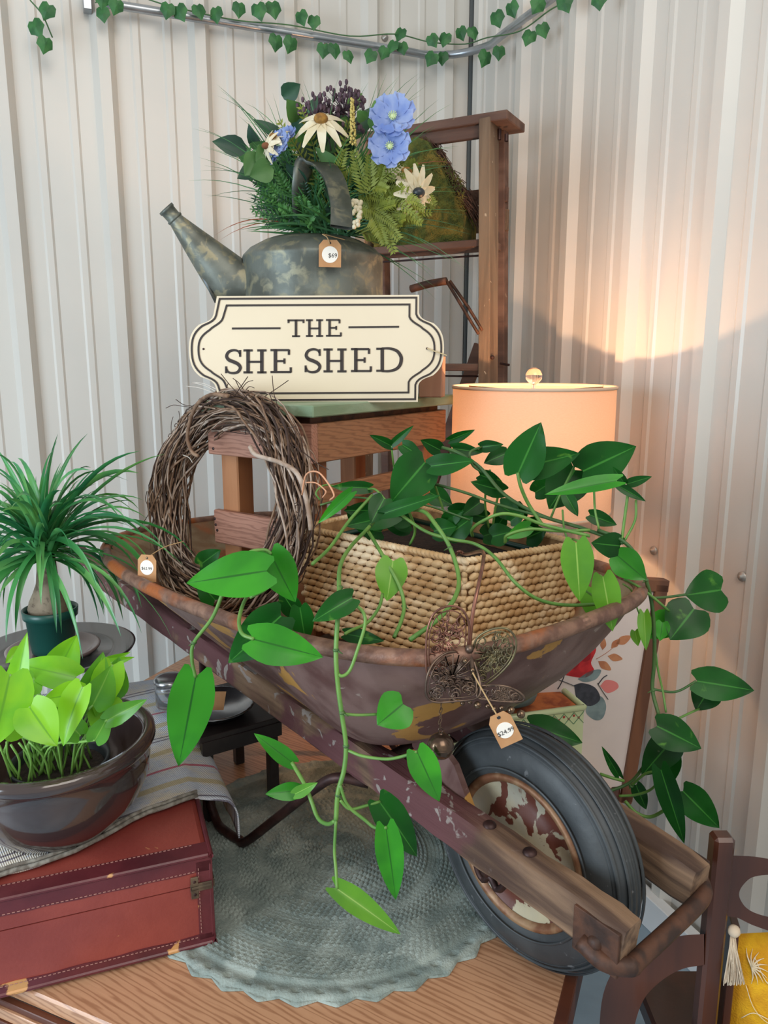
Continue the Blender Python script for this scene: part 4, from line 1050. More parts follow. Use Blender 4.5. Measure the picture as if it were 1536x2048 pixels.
for i in range(60): blade(mb, root(), fp(random.uniform(480, 790), random.uniform(240, 420), random.uniform(-.16, .0)), .1, .0034)
obj('light_sprays', mb, mat('spray_green', (92, 148, 74), (70, 124, 66), scale=12, rough=.5, trans=.2), fa)['kind'] = 'stuff'
for i in range(64):
    x, y = random.gauss(640, 62), random.gauss(335, 50); 
    if x > 745: continue
    q = fp(x, y, random.uniform(-.10, .06)); d = V((random.uniform(-1, 1), random.uniform(-.6, .1), random.uniform(-.2, 1))).normalized()
    obj('broad_leaf', leafmesh(q, q+d*random.uniform(.05, .085), random.uniform(.03, .048), random.uniform(-40, 40), .2, .2, False, rows=5), M_gr3 if i % 3 else M_gr4, fa, True)
for x, y, x2, y2, wd in ((520, 310, 490, 350, 40), (545, 335, 500, 352, 40), (730, 240, 715, 222, 22), (745, 260, 762, 232, 30), (752, 200, 770, 255, 26), (540, 300, 512, 322, 34)):
    obj('broad_leaf', leafmesh(fp(x, y, -.14), fp(x2, y2, -.16), wd*2/FPX, 0, .1, .2, False, rows=6), M_gr4, fa, True)
M_pet = mat('cream_petal', (236, 228, 202), (222, 208, 172), scale=30, rough=.6, trans=.2)
M_cen = mat('flower_centre', (172, 126, 56), (120, 84, 40), scale=60, rough=.9, bump=.8)
M_cenb = mat('dark_centre', (120, 74, 46), rough=.9)
M_blu = mat('blue_petal', (160, 178, 220), (124, 148, 208), scale=24, rough=.55, trans=.25)
M_blc = mat('pale_centre', (190, 206, 160), rough=.7)
def daisy(c, n, R, petals=10, drop=.35, cenm=M_cen, wid=.34):
    c = V(c); n = V(n).normalized(); x = n.orthogonal().normalized(); y = n.cross(x); mb = MB()
    for k in range(petals):
        a = 2*PI*k/petals+random.uniform(-.1, .1); d = x*math.cos(a)+y*math.sin(a); s_ = n.cross(d); rows = []
        for i in range(5):
            t = i/4; w_ = R*wid*math.sin(PI*(.18+.72*t))*.5; p = c+d*R*t-n*R*drop*t*t; rows.append([p-s_*w_+n*R*.03, p, p+s_*w_+n*R*.03])
        mb.grid(rows)
    o = obj('daisy', mb, M_pet, fa, True)
    mb = MB().ball(c+n*R*.05, R*.26, 12, 8, (1, 1, .75)); oc = obj('daisy_centre', mb, cenm, o, True); return o
CAMV = V((0, -1, 0))
daisy(fp(642, 240, -.17), V((0, -.75, .55)), .060, 9, .55)
daisy(fp(548, 275, -.15), V((-.5, -.5, .7)), .040, 9, .3)
daisy(fp(533, 292, -.16), V((-.8, -.6, .1)), .036, 8, .4, M_cenb)
daisy(fp(835, 385, -.15), V((.55, -.7, -.3)), .058, 12, .2, M_black)
daisy(fp(812, 345, -.12), V((.35, -.6, .6)), .050, 12, .3)
def bluef(c, n, R):
    c = V(c); n = V(n).normalized(); x = n.orthogonal().normalized(); y = n.cross(x); mb = MB()
    for lay in range(2):
        for k in range(7):
            a = 2*PI*(k+.5*lay)/7; d = x*math.cos(a)+y*math.sin(a); s_ = n.cross(d); rows = []
            for i in range(6):
                t = i/5; w_ = R*.62*math.sin(PI*(.08+.66*t))*.5; p = c+d*R*t*(1-.12*lay)+n*(R*.28*t*t+lay*.002); zz = (i % 2)*.002
                rows.append([p-s_*w_+n*zz, p-s_*w_*.5-n*zz, p, p+s_*w_*.5-n*zz, p+s_*w_+n*zz])
            mb.grid(rows)
    o = obj('blue_blossom', mb, M_blu, fa, True); m2 = MB()
    for k in range(12): a = 2*PI*k/12; m2.tube([c, c+(x*math.cos(a)+y*math.sin(a))*R*.18+n*R*.25], .0012, 4)
    m2.ball(c+n*.003, R*.14, 8, 6); obj('stamens', m2, M_blc, o)
bluef(fp(786, 236, -.18), V((-.1, -.95, .3)), .050); bluef(fp(780, 294, -.19), V((-.1, -1, .05)), .046)
bluef(fp(560, 290, -.16), V((-.5, -.8, .3)), .032); bluef(fp(574, 272, -.15), V((-.3, -.8, .6)), .024); bluef(fp(545, 312, -.14), V((-.6, -.8, .1)), .020)
M_seed = mat('purple_seed', (92, 70, 82), (66, 50, 60), scale=50, rough=.8)
mb = MB()
for (cx, cy, r) in ((632, 228, .040), (688, 212, .046), (702, 222, .040), (690, 262, .040), (658, 240, .03)):
    c = fp(cx, cy, -.12); b_ = fp(665, 330, -.06); mb.tube([b_, (b_+c)/2+V((.01, 0, 0)), c-UP*.02], .0013, 4, 3)
    for k in range(34):
        d = V((random.gauss(0, 1), random.gauss(0, .7), abs(random.gauss(.3, .8)))).normalized()*r*random.uniform(.6, 1.1)
        mb.tube([c-UP*.012, c+d], .0007, 3, cap=False); mb.ball(c+d, .0042, 5, 4, (1, 1, 1.5))
obj('seed_heads', mb, M_seed, fa, True)['kind'] = 'stuff'
mb = MB(); 
for k in range(90): t = k/90; p = fp(706, 290, -.16)*(1-t)+fp(704, 196, -.16)*t; a = random.uniform(0, 6.3); mb.ball(p+V((math.cos(a), math.sin(a), 0))*.006*(1-t*.7), .003, 5, 4)
obj('wheat_spike', mb, mat('wheat', (186, 168, 96), rough=.8), fa, True)
mb = MB()
for k in range(24): p = fp(random.uniform(705, 722), random.uniform(400, 455), -.15); mb.ball(p, .0055, 6, 4)
obj('white_buds', mb, M_pet, fa, True)['kind'] = 'stuff'

# ================================================================== TABLE LAMP
LX = V((.395, 2.06, ZT+.0012))
lm = thing('table_lamp', LX, 'lit table lamp with a round linen drum shade and a glass finial', 'lamp')
zt_, zb_ = EYE-.075, EYE-.400
def shade_mat():
    m = bpy.data.materials.new('linen_shade'); m.use_nodes = True; t = NT(m); o = t.n['Material Output']
    d = t.new('ShaderNodeBsdfDiffuse'); tr = t.new('ShaderNodeBsdfTranslucent'); mx = t.new('ShaderNodeMixShader'); mx.inputs[0].default_value = .17
    tc = t.new('ShaderNodeTexCoord'); mp = t.new('ShaderNodeMapping'); mp.inputs['Scale'].default_value = (160, 160, 900); n = t.new('ShaderNodeTexNoise'); n.inputs['Scale'].default_value = 1
    t.link(tc.outputs['Object'], mp.inputs[0]); t.link(mp.outputs[0], n.inputs['Vector'])
    x = t.new('ShaderNodeMix', data_type='RGBA'); t.link(n.outputs[0], x.inputs[0]); x.inputs[6].default_value = lin((196, 168, 146)); x.inputs[7].default_value = lin((212, 186, 164))
    for b in (d, tr): t.link(x.outputs[2], b.inputs[0])
    t.link(d.outputs[0], mx.inputs[1]); t.link(tr.outputs[0], mx.inputs[2]); t.link(mx.outputs[0], o.inputs[0]); return m
M_shade = shade_mat(); RS = .212
zs = [zb_-LX.z, zt_-LX.z]
obj('lamp_shade', MB().lathe([(RS*1.01, zs[0]), (RS, zs[1])], LX, 96), M_shade, lm, True)
M_shband = mat('shade_band', (222, 200, 176), rough=.9, trans=.2)
for z in zs: obj('shade_trim', MB().lathe([(RS*1.01-.003, z-.004), (RS*1.01+.001, z-.004), (RS*1.01+.001, z+.004), (RS*1.01-.003, z+.004)], LX, 96, close=True), M_shband, lm, True)
M_lbase = mat('lamp_base', (206, 196, 182), (190, 178, 160), scale=6, rough=.3, coat=.4)
obj('lamp_base', MB().lathe([(0, 0), (.085, 0), (.088, .012), (.07, .022), (.05, .035), (.07, .09), (.105, .17), (.115, .24), (.10, .31), (.06, .37), (.028, .40), (.02, .42), (.02, .44), (0, .44)], LX, 56), M_lbase, lm, True)
obj('pole', MB().lathe([(.006, .43), (.006, zs[1]-.005), (.0, zs[1]-.005)], LX, 16), M_brass, lm, True)
mb = MB()
for k in range(3):
    a = 2*PI*k/3+.3; mb.tube([LX+UP*(zs[1]-.012), LX+V((math.cos(a)*RS*.99, math.sin(a)*RS*.99, zs[1]-.003))], .0018, 6)
obj('spider', mb, M_brass, lm, True)
M_glass = bpy.data.materials.new('finial_glass'); M_glass.use_nodes = True
g_ = M_glass.node_tree.nodes['Principled BSDF']; g_.inputs['Transmission Weight'].default_value = .9; g_.inputs['Roughness'].default_value = .05; g_.inputs['Base Color'].default_value = (.95, .86, .78, 1)
obj('finial', MB().lathe([(0, 0), (.006, 0), (.006, .010), (.012, .014), (.021, .024), (.022, .036), (.016, .048), (.006, .054), (0, .055)], LX+UP*(zs[1]-.004), 24), M_glass, lm, True)
M_bulb = bpy.data.materials.new('bulb_glow'); M_bulb.use_nodes = True
b_ = M_bulb.node_tree.nodes['Principled BSDF']; b_.inputs['Emission Color'].default_value = (1, .62, .33, 1); b_.inputs['Emission Strength'].default_value = 2
bz = zs[1]-.115
obj('bulb', MB().lathe([(0, -.055), (.012, -.052), (.014, -.03), (.028, -.005), (.030, .015), (.018, .034), (0, .04)], LX+UP*(bz-.055), 24), M_bulb, lm, True)
pl = bpy.data.lights.new('lamp_bulb', 'POINT'); pl.energy = 19; pl.color = (1, .54, .27); pl.shadow_soft_size = .012
po = bpy.data.objects.new('lamp_bulb', pl); COL.objects.link(po); po.location = LX+UP*(bz+.01)

# ================================================================== FLORAL PANEL (leaning), CANISTER, GREY JAR
M_panel = mat('cream_panel', (226, 212, 206), (216, 202, 198), scale=5, rough=.7)
M_fr = mat('walnut_frame', (120, 76, 50), (92, 56, 38), scale=14, axis=(-.1, 0, 1), stretch=9, rough=.5)
PY = 1.66; PN = V((.12, -1, .05)).normalized()
P0 = ony(1240, 1560, PY)
def fpn(x, y, off=0): return onp(x, y, P0, PN)+PN*off
fpz = P0
pnl = thing('floral_panel', P0, 'cream board printed with a red flower in a walnut wood frame leaning behind the wheel', 'picture')
poly = [(1020, 1140), (1318, 1172), (1243, 1592), (960, 1560)]
obj('board', MB().prism([fpn(x, y) for x, y in poly], -PN*.006), M_panel, pnl)
def fbar(a, b, w_, th=.03): 
    p, q = fpn(*a), fpn(*b); d = (q-p).normalized(); s_ = d.cross(PN).normalized()
    return MB().box((p+q)/2-PN*(th/2-.008), (q-p)/2, s_*w_/2, PN*th/2, .1)
obj('frame_side', fbar((1322, 1168), (1250, 1602), .030), M_fr, pnl)
obj('frame_side', fbar((1040, 1150), (960, 1560), .030), M_fr, pnl)
obj('frame_top', fbar((1040, 1152), (1335, 1172), .028), M_fr, pnl)
obj('frame_bottom', fbar((960, 1556), (1262, 1598), .020), M_fr, pnl)
def flat(name, pts, m, off, smoothn=5):
    P = cr([V((x, y, 0)) for x, y in pts]+[V((pts[0][0], pts[0][1], 0))], smoothn)[:-1]
    return obj(name, MB().prism([fpn(p.x, p.y, off) for p in P], -PN*.0003), m, pnl)
M_redp = mat('print_red', (204, 40, 44), (168, 22, 32), scale=40, rough=.6)
M_redd = mat('print_dark_red', (150, 16, 28), rough=.6)
M_pinkp = mat('print_pink', (224, 128, 124), rough=.6); M_tanp = mat('print_tan', (196, 132, 92), (172, 104, 70), scale=30, rough=.6)
M_navp = mat('print_charcoal', (64, 66, 76), (48, 50, 60), scale=60, rough=.6); M_gryp = mat('print_grey', (132, 150, 152), (108, 126, 130), scale=30, rough=.6)
flat('printed_flower', [(1105, 1325), (1118, 1300), (1150, 1278), (1185, 1284), (1192, 1300), (1182, 1325), (1188, 1342), (1170, 1355), (1140, 1352), (1118, 1345)], M_redp, .0006)
flat('printed_petal', [(1125, 1330), (1140, 1310), (1160, 1318), (1150, 1338)], M_redd, .0010); flat('printed_petal', [(1160, 1300), (1178, 1295), (1180, 1318), (1165, 1322)], M_redd, .0010)
flat('printed_leaf', [(1155, 1358), (1180, 1342), (1202, 1340), (1192, 1358), (1170, 1364)], M_gryp, .0006)
flat('printed_bud', [(1148, 1370), (1165, 1366), (1190, 1375), (1200, 1398), (1180, 1412), (1155, 1400)], M_navp, .0008)
flat('printed_bud', [(1176, 1405), (1200, 1392), (1212, 1410), (1206, 1435), (1190, 1440), (1172, 1425)], M_gryp, .0006)
flat('printed_bud', [(1200, 1372), (1212, 1360), (1232, 1364), (1236, 1376), (1215, 1386)], M_pinkp, .0006)
for pts in ([(1192, 1318), (1212, 1306), (1232, 1290)], [(1105, 1356), (1125, 1362), (1150, 1372)], [(1195, 1366), (1205, 1382), (1216, 1398)], [(1196, 1368), (1206, 1355), (1214, 1350)], [(1115, 1378), (1122, 1366), (1128, 1352)]):
    mb = MB().tube([fpn(x, y, .0006) for x, y in pts], .0012 if pts[0][0] == 1192 else .0028, 5, 4, flat=.2); obj('printed_stem', mb, M_tanp if pts[0][0] == 1192 else M_navp, pnl, True)
for a, b in (((1205, 1300), (1208, 1276)), ((1222, 1296), (1240, 1278)), ((1215, 1312), (1245, 1318)), ((1196, 1322), (1222, 1340)), ((1232, 1288), (1262, 1272))):
    p, q = V((*a, 0)), V((*b, 0)); d = q-p; s_ = V((-d.y, d.x, 0))*.25
    flat('printed_leaf', [tuple(v)[:2] for v in (p, p+d*.45+s_, q, p+d*.45-s_)], M_tanp, .0006)

M_mint = mat('mint_ceramic', (206, 216, 168), (196, 208, 158), scale=4, rough=.25, coat=.4)
M_lat = mat('lattice_green', (96, 138, 104), rough=.4); M_dot = mat('lattice_red', (170, 56, 48), rough=.4)
M_orange = mat('orange_filler', (204, 116, 62), (150, 74, 44), scale=30, rough=.8, bump=.4)
KY = 1.52
k0, k1 = ony(920, 1465, KY-.03), ony(1168, 1420, KY+.05)
KZ = ony(1040, 1432, KY).z
kd = V((k1.x-k0.x, k1.y-k0.y, 0)); KW = kd.length; kd.normalize(); kn = V((kd.y, -kd.x, 0)); KD = .15
KO = V((k0.x, k0.y, ZT+.0012)); kh = KZ-KO.z
cn = thing('ceramic_canister', KO+kd*KW/2-kn*KD/2, 'pale mint ceramic canister with a green lattice and red dot border behind the wheel', 'canister')
def kp(a, b, z): return KO+kd*a-kn*b+UP*z
obj('body', MB().prism([kp(0, 0, 0), kp(KW, 0, 0), kp(KW, KD, 0), kp(0, KD, 0)], UP*(kh-.01)), M_mint, cn)
mb = MB()
for a, b in (((0, 0), (KW, 0)), ((KW, 0), (KW, KD)), ((KW, KD), (0, KD)), ((0, KD), (0, 0))): mb.tube([kp(a[0], a[1], kh-.004), kp(b[0], b[1], kh-.004)], .007, 8)
obj('rim', mb, M_mint, cn, True)
obj('contents', MB().prism([kp(.01, .01, kh-.011), kp(KW-.01, .01, kh-.011), kp(KW-.01, KD-.01, kh-.011), kp(.01, KD-.01, kh-.011)], UP*.006), M_orange, cn)
mb = MB(); md = MB(); nL = 12; hB = .026
for i in range(nL):
    a0, a1 = KW*i/nL, KW*(i+1)/nL; zlo, zhi = kh-.014-hB, kh-.013
    mb.tube([kp(a0, -.0006, zlo), kp(a1, -.0006, zhi)], .0008, 4); mb.tube([kp(a0, -.0006, zhi), kp(a1, -.0006, zlo)], .0008, 4)
    for q in ((a0+a1)/2, a0): md.lathe([(0, .0012), (.0026, .001), (.003, 0)], kp(q, 0, (zlo+zhi)/2+(.0 if q != a0 else .006)), 8, kn)
obj('lattice_border', mb, M_lat, cn)['kind'] = 'stuff'; obj('red_dots', md, M_dot, cn)['kind'] = 'stuff'
M_slate = mat('slate_glaze', (112, 124, 120), (92, 104, 102), scale=10, rough=.45, bump=.2)
jp = kp(KW*.48, KD*.48, kh+.0042)
jr = thing('grey_lidded_jar', jp, 'squat grey-green lidded stoneware jar resting on the mint canister', 'jar')
obj('jar_body', MB().lathe([(0, 0), (.052, 0), (.062, .006), (.066, .018), (.066, .034), (.0, .034)], jp, 48), M_slate, jr, True)
obj('jar_lid', MB().lathe([(.068, .034), (.069, .040), (.062, .046), (.045, .056), (.040, .066), (.030, .074), (.014, .080), (0, .081)], jp, 48), M_slate, jr, True)

# ================================================================== BLACK RISER with jar and silver tray
M_blk = mat('black_wood', (36, 30, 32), (48, 42, 42), scale=20, rough=.35)
Rz = .835
r0, r1 = onz(400, 1478, Rz), onz(566, 1432, Rz)
rd = (r1-r0); rd.z = 0; rl = rd.length; rd.normalize(); rb_ = V((-rd.y, rd.x, 0)); 
def rp_(a, b, z): return V((r0.x, r0.y, 0))+rd*a+rb_*b+UP*z
rs = thing('black_riser', rp_(.1, .1, ZT), 'small black wooden riser table between the suitcase and the wheelbarrow', 'stand')
obj('riser_top', MB().box(rp_(rl/2, .12, Rz-.006), rd*(rl/2), rb_*.12, UP*.006, .2), M_blk, rs)
obj('riser_apron', MB().box(rp_(rl/2, .004, Rz-.028), rd*(rl/2-.004), rb_*.006, UP*.0165, .2), M_blk, rs)
for a, b in ((.02, .02), (rl-.02, .02), (.02, .22), (rl-.02, .22)): obj('leg', MB().beam(rp_(a, b, ZT+.0012), rp_(a, b, Rz-.012), .022, .022, rd), M_blk, rs)
tr_c = rp_(.07, .10, Rz+.0012)
mb = MB().lathe([(0, 0), (.060, 0), (.066, .004), (.082, .016), (.090, .020), (.092, .024), (.085, .023), (.064, .010), (0, .006)], tr_c, 60, wob=lambda a, h: 1+(.012*math.cos(a*28) if h > .012 else 0))
obj('silver_dish', mb, M_silver, smooth=True, label='small fluted silver dish on the black riser', cat='dish')
gj = rp_(.0, .185, Rz+.0012)
M_clear = bpy.data.materials.new('clear_glass'); M_clear.use_nodes = True
g_ = M_clear.node_tree.nodes['Principled BSDF']; g_.inputs['Transmission Weight'].default_value = .95; g_.inputs['Roughness'].default_value = .04; g_.inputs['Base Color'].default_value = (.93, .97, 1, 1)
tj = thing('glass_jar', gj, 'clear glass jar with a metal lid beside the cloth corner', 'jar')
obj('jar', MB().lathe([(0, 0), (.030, 0), (.034, .006), (.035, .05), (.030, .060), (.027, .060), (.032, .048), (.031, .008), (0, .006)], gj, 36), M_clear, tj, True)
obj('lid', MB().lathe([(0, .072), (.024, .072), (.034, .070), (.036, .064), (.036, .0605), (0, .0605)], gj, 36), M_silver, tj, True)
q = tr_c+V((.02, -.03, .030))
pt2 = thing('price_tag', q, 'plain kraft tag lying against the silver dish', 'tag', 'kraft price tags')
obj('card', MB().box(q+UP*.012, V((.012, 0, 0)), V((0, .0006, 0)), V((.003, .004, .02))), M_kraft, pt2)

# ================================================================== GRAPEVINE WREATH
M_tw1 = mat('twig_brown', (142, 114, 92), (104, 78, 60), scale=40, rough=.85)
M_tw2 = mat('twig_grey', (178, 160, 146), (142, 118, 100), scale=40, rough=.8)
M_tw3 = mat('twig_dark', (78, 58, 48), (58, 42, 36), scale=40, rough=.9)
wA = onp(350, 1170, bp(0, -.135, 0), N); wB = onp(592, 1200, bp(0, -.125, 0), N)
wd_ = V((wB.x-wA.x, wB.y-wA.y, 0)); wW = wd_.length; wd_.normalize(); wn = V((-wd_.y, wd_.x, 0))
wC = (wA+wB)/2; wtop = onp(462, 822, wC+wn*.03, -wn).z; wbot = ZT+.475
wcz = (wtop+wbot)/2; rz_ = (wtop-wbot)/2; rx_ = wW/2
print('wreath', wA, wB, wW, wtop, wbot)
wr_ = thing('grapevine_wreath', V((wC.x, wC.y, wbot)), 'grapevine twig wreath standing upright in the wheelbarrow against the stool', 'wreath')
def wp(a, dr=0, dn=0):
    th = 1+0*a; zz = wcz+math.sin(a)*(rz_+dr)
    e = abs(math.cos(a))**.9*(1 if math.cos(a) > 0 else -1)
    return V((wC.x, wC.y, 0))+wd_*((rx_+dr)*e)+wn*(dn+.06*(math.sin(a))*.8)+UP*zz
for mi, (m, cnt) in enumerate(((M_tw1, 150), (M_tw2, 110), (M_tw3, 100))):
    mb = MB()
    for i in range(cnt):
        a0 = random.uniform(0, 2*PI); L = random.uniform(1.0, 3.2); n_ = int(14*L/2)+4
        ph = random.uniform(0, 6.3); rr = .043*math.sqrt(random.random()); tw = random.choice((-1, 1))*random.uniform(.5, 1.6); pts = []
        for k in range(n_):
            a = a0+L*k/(n_-1); f = ph+tw*(a-a0); q = rr*(1+.25*math.sin(a*5+ph)); pts.append(wp(a, q*math.cos(f)*1.0+random.uniform(-.0015, .0015), q*math.sin(f)+random.uniform(-.0015, .0015)))
        mb.tube(pts, random.uniform(.0011, .0028), 4, cap=False)
    obj('woven_twigs', mb, m, wr_, True)['kind'] = 'stuff'
mb = MB()
for i in range(34):
    a = random.uniform(-.3, PI+.5); p = wp(a, .03, random.uniform(-.03, .02)); d = (p-wp(a, -.05)).normalized(); t_ = (wp(a+.05, .03)-wp(a, .03)).normalized()
    L = random.uniform(.02, .06); s_ = random.choice((-1, 1)); mb.tube([p, p+d*L*.3+t_*L*.5*s_, p+d*L*.6+t_*L*1.0*s_, p+d*L*(.6+random.uniform(-.3, .6))+t_*L*1.5*s_+V((0, random.uniform(-.02, .02), 0))], .0009, 4, 4, cap=False)
for i in range(46):   # little curls on the inside and right flank
    a = random.uniform(-.9, 2.6); sg_ = random.choice((-1, 1)); p = wp(a, sg_*.034, -.02); r = random.uniform(.004, .010); c = p+V((0, -.006, 0)); pts = []
    for k in range(9): f = k/8*random.uniform(4, 7); pts.append(c+wd_*math.cos(f)*r*(1-k/14)+UP*math.sin(f)*r*(1-k/14)-wn*k*.0008)
    mb.tube(pts, .0009, 4, cap=False)
obj('loose_tendrils', mb, M_tw3, wr_, True)['kind'] = 'stuff'
mb = MB().tube([onp(x, y, V((wC.x, wC.y, 0))-wn*.035, wn) for x, y in ((455, 792), (420, 790), (392, 812), (378, 850), (375, 880), (385, 905), (396, 912))], .0042, 7, 5); obj('binding_vine', mb, M_tw1, wr_, True)
mb = MB().tube([onp(x, y, V((wC.x, wC.y, 0))-wn*.04, wn) for x, y in ((500, 893), (512, 910), (560, 925), (596, 950), (615, 1010), (622, 1060))], .0045, 7, 5); obj('binding_vine', mb, M_tw2, wr_, True)
mb = MB().tube([onp(x, y, V((wC.x, wC.y, 0))-wn*.05, wn) for x, y in ((604, 990), (612, 950), (635, 944), (655, 965), (668, 990), (660, 1000))], .0016, 6, 5)
mb.tube([onp(x, y, V((wC.x, wC.y, 0))-wn*.05, wn) for x, y in ((612, 965), (632, 966), (648, 978), (652, 985), (645, 995))], .0013, 6, 5)
obj('pale_tendril', mb, mat('twig_pale', (206, 150, 116), rough=.7), wr_, True)
M_pale = mat('twig_frayed', (206, 198, 188), rough=.8)
mb = MB()
for pts in (((430, 782), (412, 772), (385, 765)), ((432, 778), (410, 768), (388, 764)), ((428, 786), (400, 776), (372, 772)), ((385, 925), (378, 915), (366, 910))): mb.tube([onp(x, y, V((wC.x, wC.y, 0))-wn*.03, wn) for x, y in pts], .0010, 4, 4)
obj('frayed_ends', mb, M_pale, wr_, True)
# tag lying on the rim
q = onp(303, 1128, bp(0, -.335, 0), N)
pricetag(q-V((.0, .03, 0)), (.95, -.25, 0), V((0, .12, 1)), .040, .052, '$62.99', 'kraft price tag tucked inside the left rim of the wheelbarrow', .0085, [q+UP*.02-V((0, .03, 0)), q+UP*.03+N*.03, q+UP*.035+N*.07], 0, .02)

# ================================================================== BUTTERFLY WIND CHIME
M_fil = mat('filigree_metal', (118, 98, 84), (84, 68, 60), scale=60, rough=.4, metal=.7)
M_copper = mat('copper_wire', (150, 104, 88), (110, 74, 62), scale=40, rough=.35, metal=.7)
M_bead = mat('bronze_bead', (120, 98, 78), (84, 68, 58), scale=60, rough=.22, metal=.8)
BY = .985
def by(x, y, o=0): return ony(x, y, BY+o)
bf = thing('butterfly_chime', by(940, 1300), 'filigree metal butterfly ornament with beads and a round bell hanging on a copper hook', 'ornament')
topk = bkpt(bkA, BZ1)
mb = MB().tube([by(938, 1302, .0), by(945, 1230, .01), by(957, 1170, .03), by(966, 1125, .08), by(964, 1103, .16), topk+V((.0, -.012, .012)), topk+V((-.012, .0, .014)), topk+V((-.018, .012, .0))], .0028, 8, 6); obj('hook', mb, M_copper, bf, True)
def wing(pts, nfill, seed, flip=0, org=(0, 0), o1=-.02):
    rnd = random.Random(seed); P = cr([V((x, y, 0)) for x, y in pts]+[V((*pts[0], 0))], 5)
    cx = sum(p.x for p in P)/len(P); cy = sum(p.y for p in P)/len(P)
    dd = lambda x, y: o1*min(1, math.hypot(x-940, y-1305)/90)
    mb = MB(); mb.tube([by(p.x, p.y, dd(p.x, p.y)) for p in P], .0016, 6)
    mb.tube([by(cx+(p.x-cx)*.86, cy+(p.y-cy)*.86, dd(p.x, p.y)) for p in P], .0009, 5)
    ang = []
    for i in range(nfill):
        p = P[rnd.randrange(len(P))]; f = rnd.uniform(.1, .80); x, y = cx+(p.x-cx)*f, cy+(p.y-cy)*f
        r = rnd.uniform(6, 11); a0 = rnd.uniform(0, 6.3); L = rnd.uniform(3.2, 5.5)*rnd.choice((-1, 1)); q = []
        for k in range(11): t = k/10; q.append(by(x+math.cos(a0+L*t)*r*(1-.55*t), y+math.sin(a0+L*t)*r*(1-.55*t), dd(x, y)))
        mb.tube(q, .0012, 5, cap=False)
    for i in range(nfill//3):
        p = P[rnd.randrange(len(P))]; mb.tube([by(cx+(p.x-cx)*f, cy+(p.y-cy)*f, dd(cx, cy)) for f in (.1, .5, .9)], .0009, 4)
    return mb
obj('wing', wing([(935, 1300), (938, 1250), (925, 1220), (900, 1212), (870, 1225), (855, 1260), (852, 1310), (856, 1350), (880, 1340), (910, 1320)], 46, 1), M_copper, bf, True)
obj('wing', wing([(945, 1305), (955, 1275), (985, 1258), (1015, 1258), (1032, 1280), (1028, 1310), (1012, 1335), (985, 1360), (960, 1372), (948, 1345)], 60, 2), mat('filigree_olive', (120, 110, 78), (92, 82, 62), scale=60, rough=.4, metal=.6), bf, True)
obj('wing', wing([(945, 1315), (925, 1306), (895, 1305), (868, 1325), (854, 1355), (853, 1390), (870, 1404), (915, 1402), (955, 1395), (960, 1365)], 84, 3, o1=-.035), M_fil, bf, True)
obj('wing', wing([(955, 1375), (985, 1370), (1020, 1375), (1045, 1390), (1045, 1402), (1015, 1404), (980, 1400), (955, 1395)], 40, 4, o1=-.03), M_fil, bf, True)
mb = MB().tube([by(939, 1300, -.005), by(944, 1330, -.008), by(950, 1360, -.01), by(957, 1392, -.01)], .0040, 8, 4); mb.ball(by(939, 1298, -.008), .006, 10, 6)
obj('body', mb, M_fil, bf, True)
beads = [(862, 1385, 5), (866, 1398, 7), (905, 1402, 5), (925, 1406, 5), (940, 1404, 5), (955, 1410, 8), (975, 1412, 6), (988, 1418, 7), (1003, 1416, 6), (1022, 1420, 8), (1042, 1428, 9), (945, 1340, 5), (930, 1322, 5)]
for x, y, r in beads: obj('bead', MB().ball(by(x, y, -.03), r/FPX*1.0, 12, 8), M_bead, bf, True)
mb = MB()
for k in range(5): q = by(882-k*.5, 1412+k*10, -.03); mb.tube([q+V((math.cos(f)*.0022*(1 if k % 2 else .3), math.sin(f)*.0022*(.3 if k % 2 else 1), math.sin(f+.8)*.0045)) for f in [i*2*PI/8 for i in range(9)]], .0006, 4)
obj('chain', mb, M_bead, bf)
q = by(881, 1492, -.03); mb = MB().ball(q, .0182, 28, 20); mb.lathe([(.0005, .020), (.003, .019), (.004, .0165)], q, 10, UP); mb.lathe([(.0182, -.0008), (.0187, 0), (.0182, .0008)], q, 32, UP)
mb.tube([q+UP*.020+V((math.cos(f)*.003, 0, math.sin(f)*.004+.003)) for f in [i*2*PI/10 for i in range(11)]], .0008, 5); obj('bell', mb, M_bead, bf, True)
c_ = by(1009, 1458, -.06)
t_ = pricetag(c_, (1, 0, .50), (-.50, 0, 1), .031, .047, '$24.99', 'kraft price tag hanging in front of the tyre from the butterfly', .0085, [c_+V((-.009, 0, .017)), by(976, 1400, -.05), by(960, 1372, -.045), by(945, 1345, -.04)])

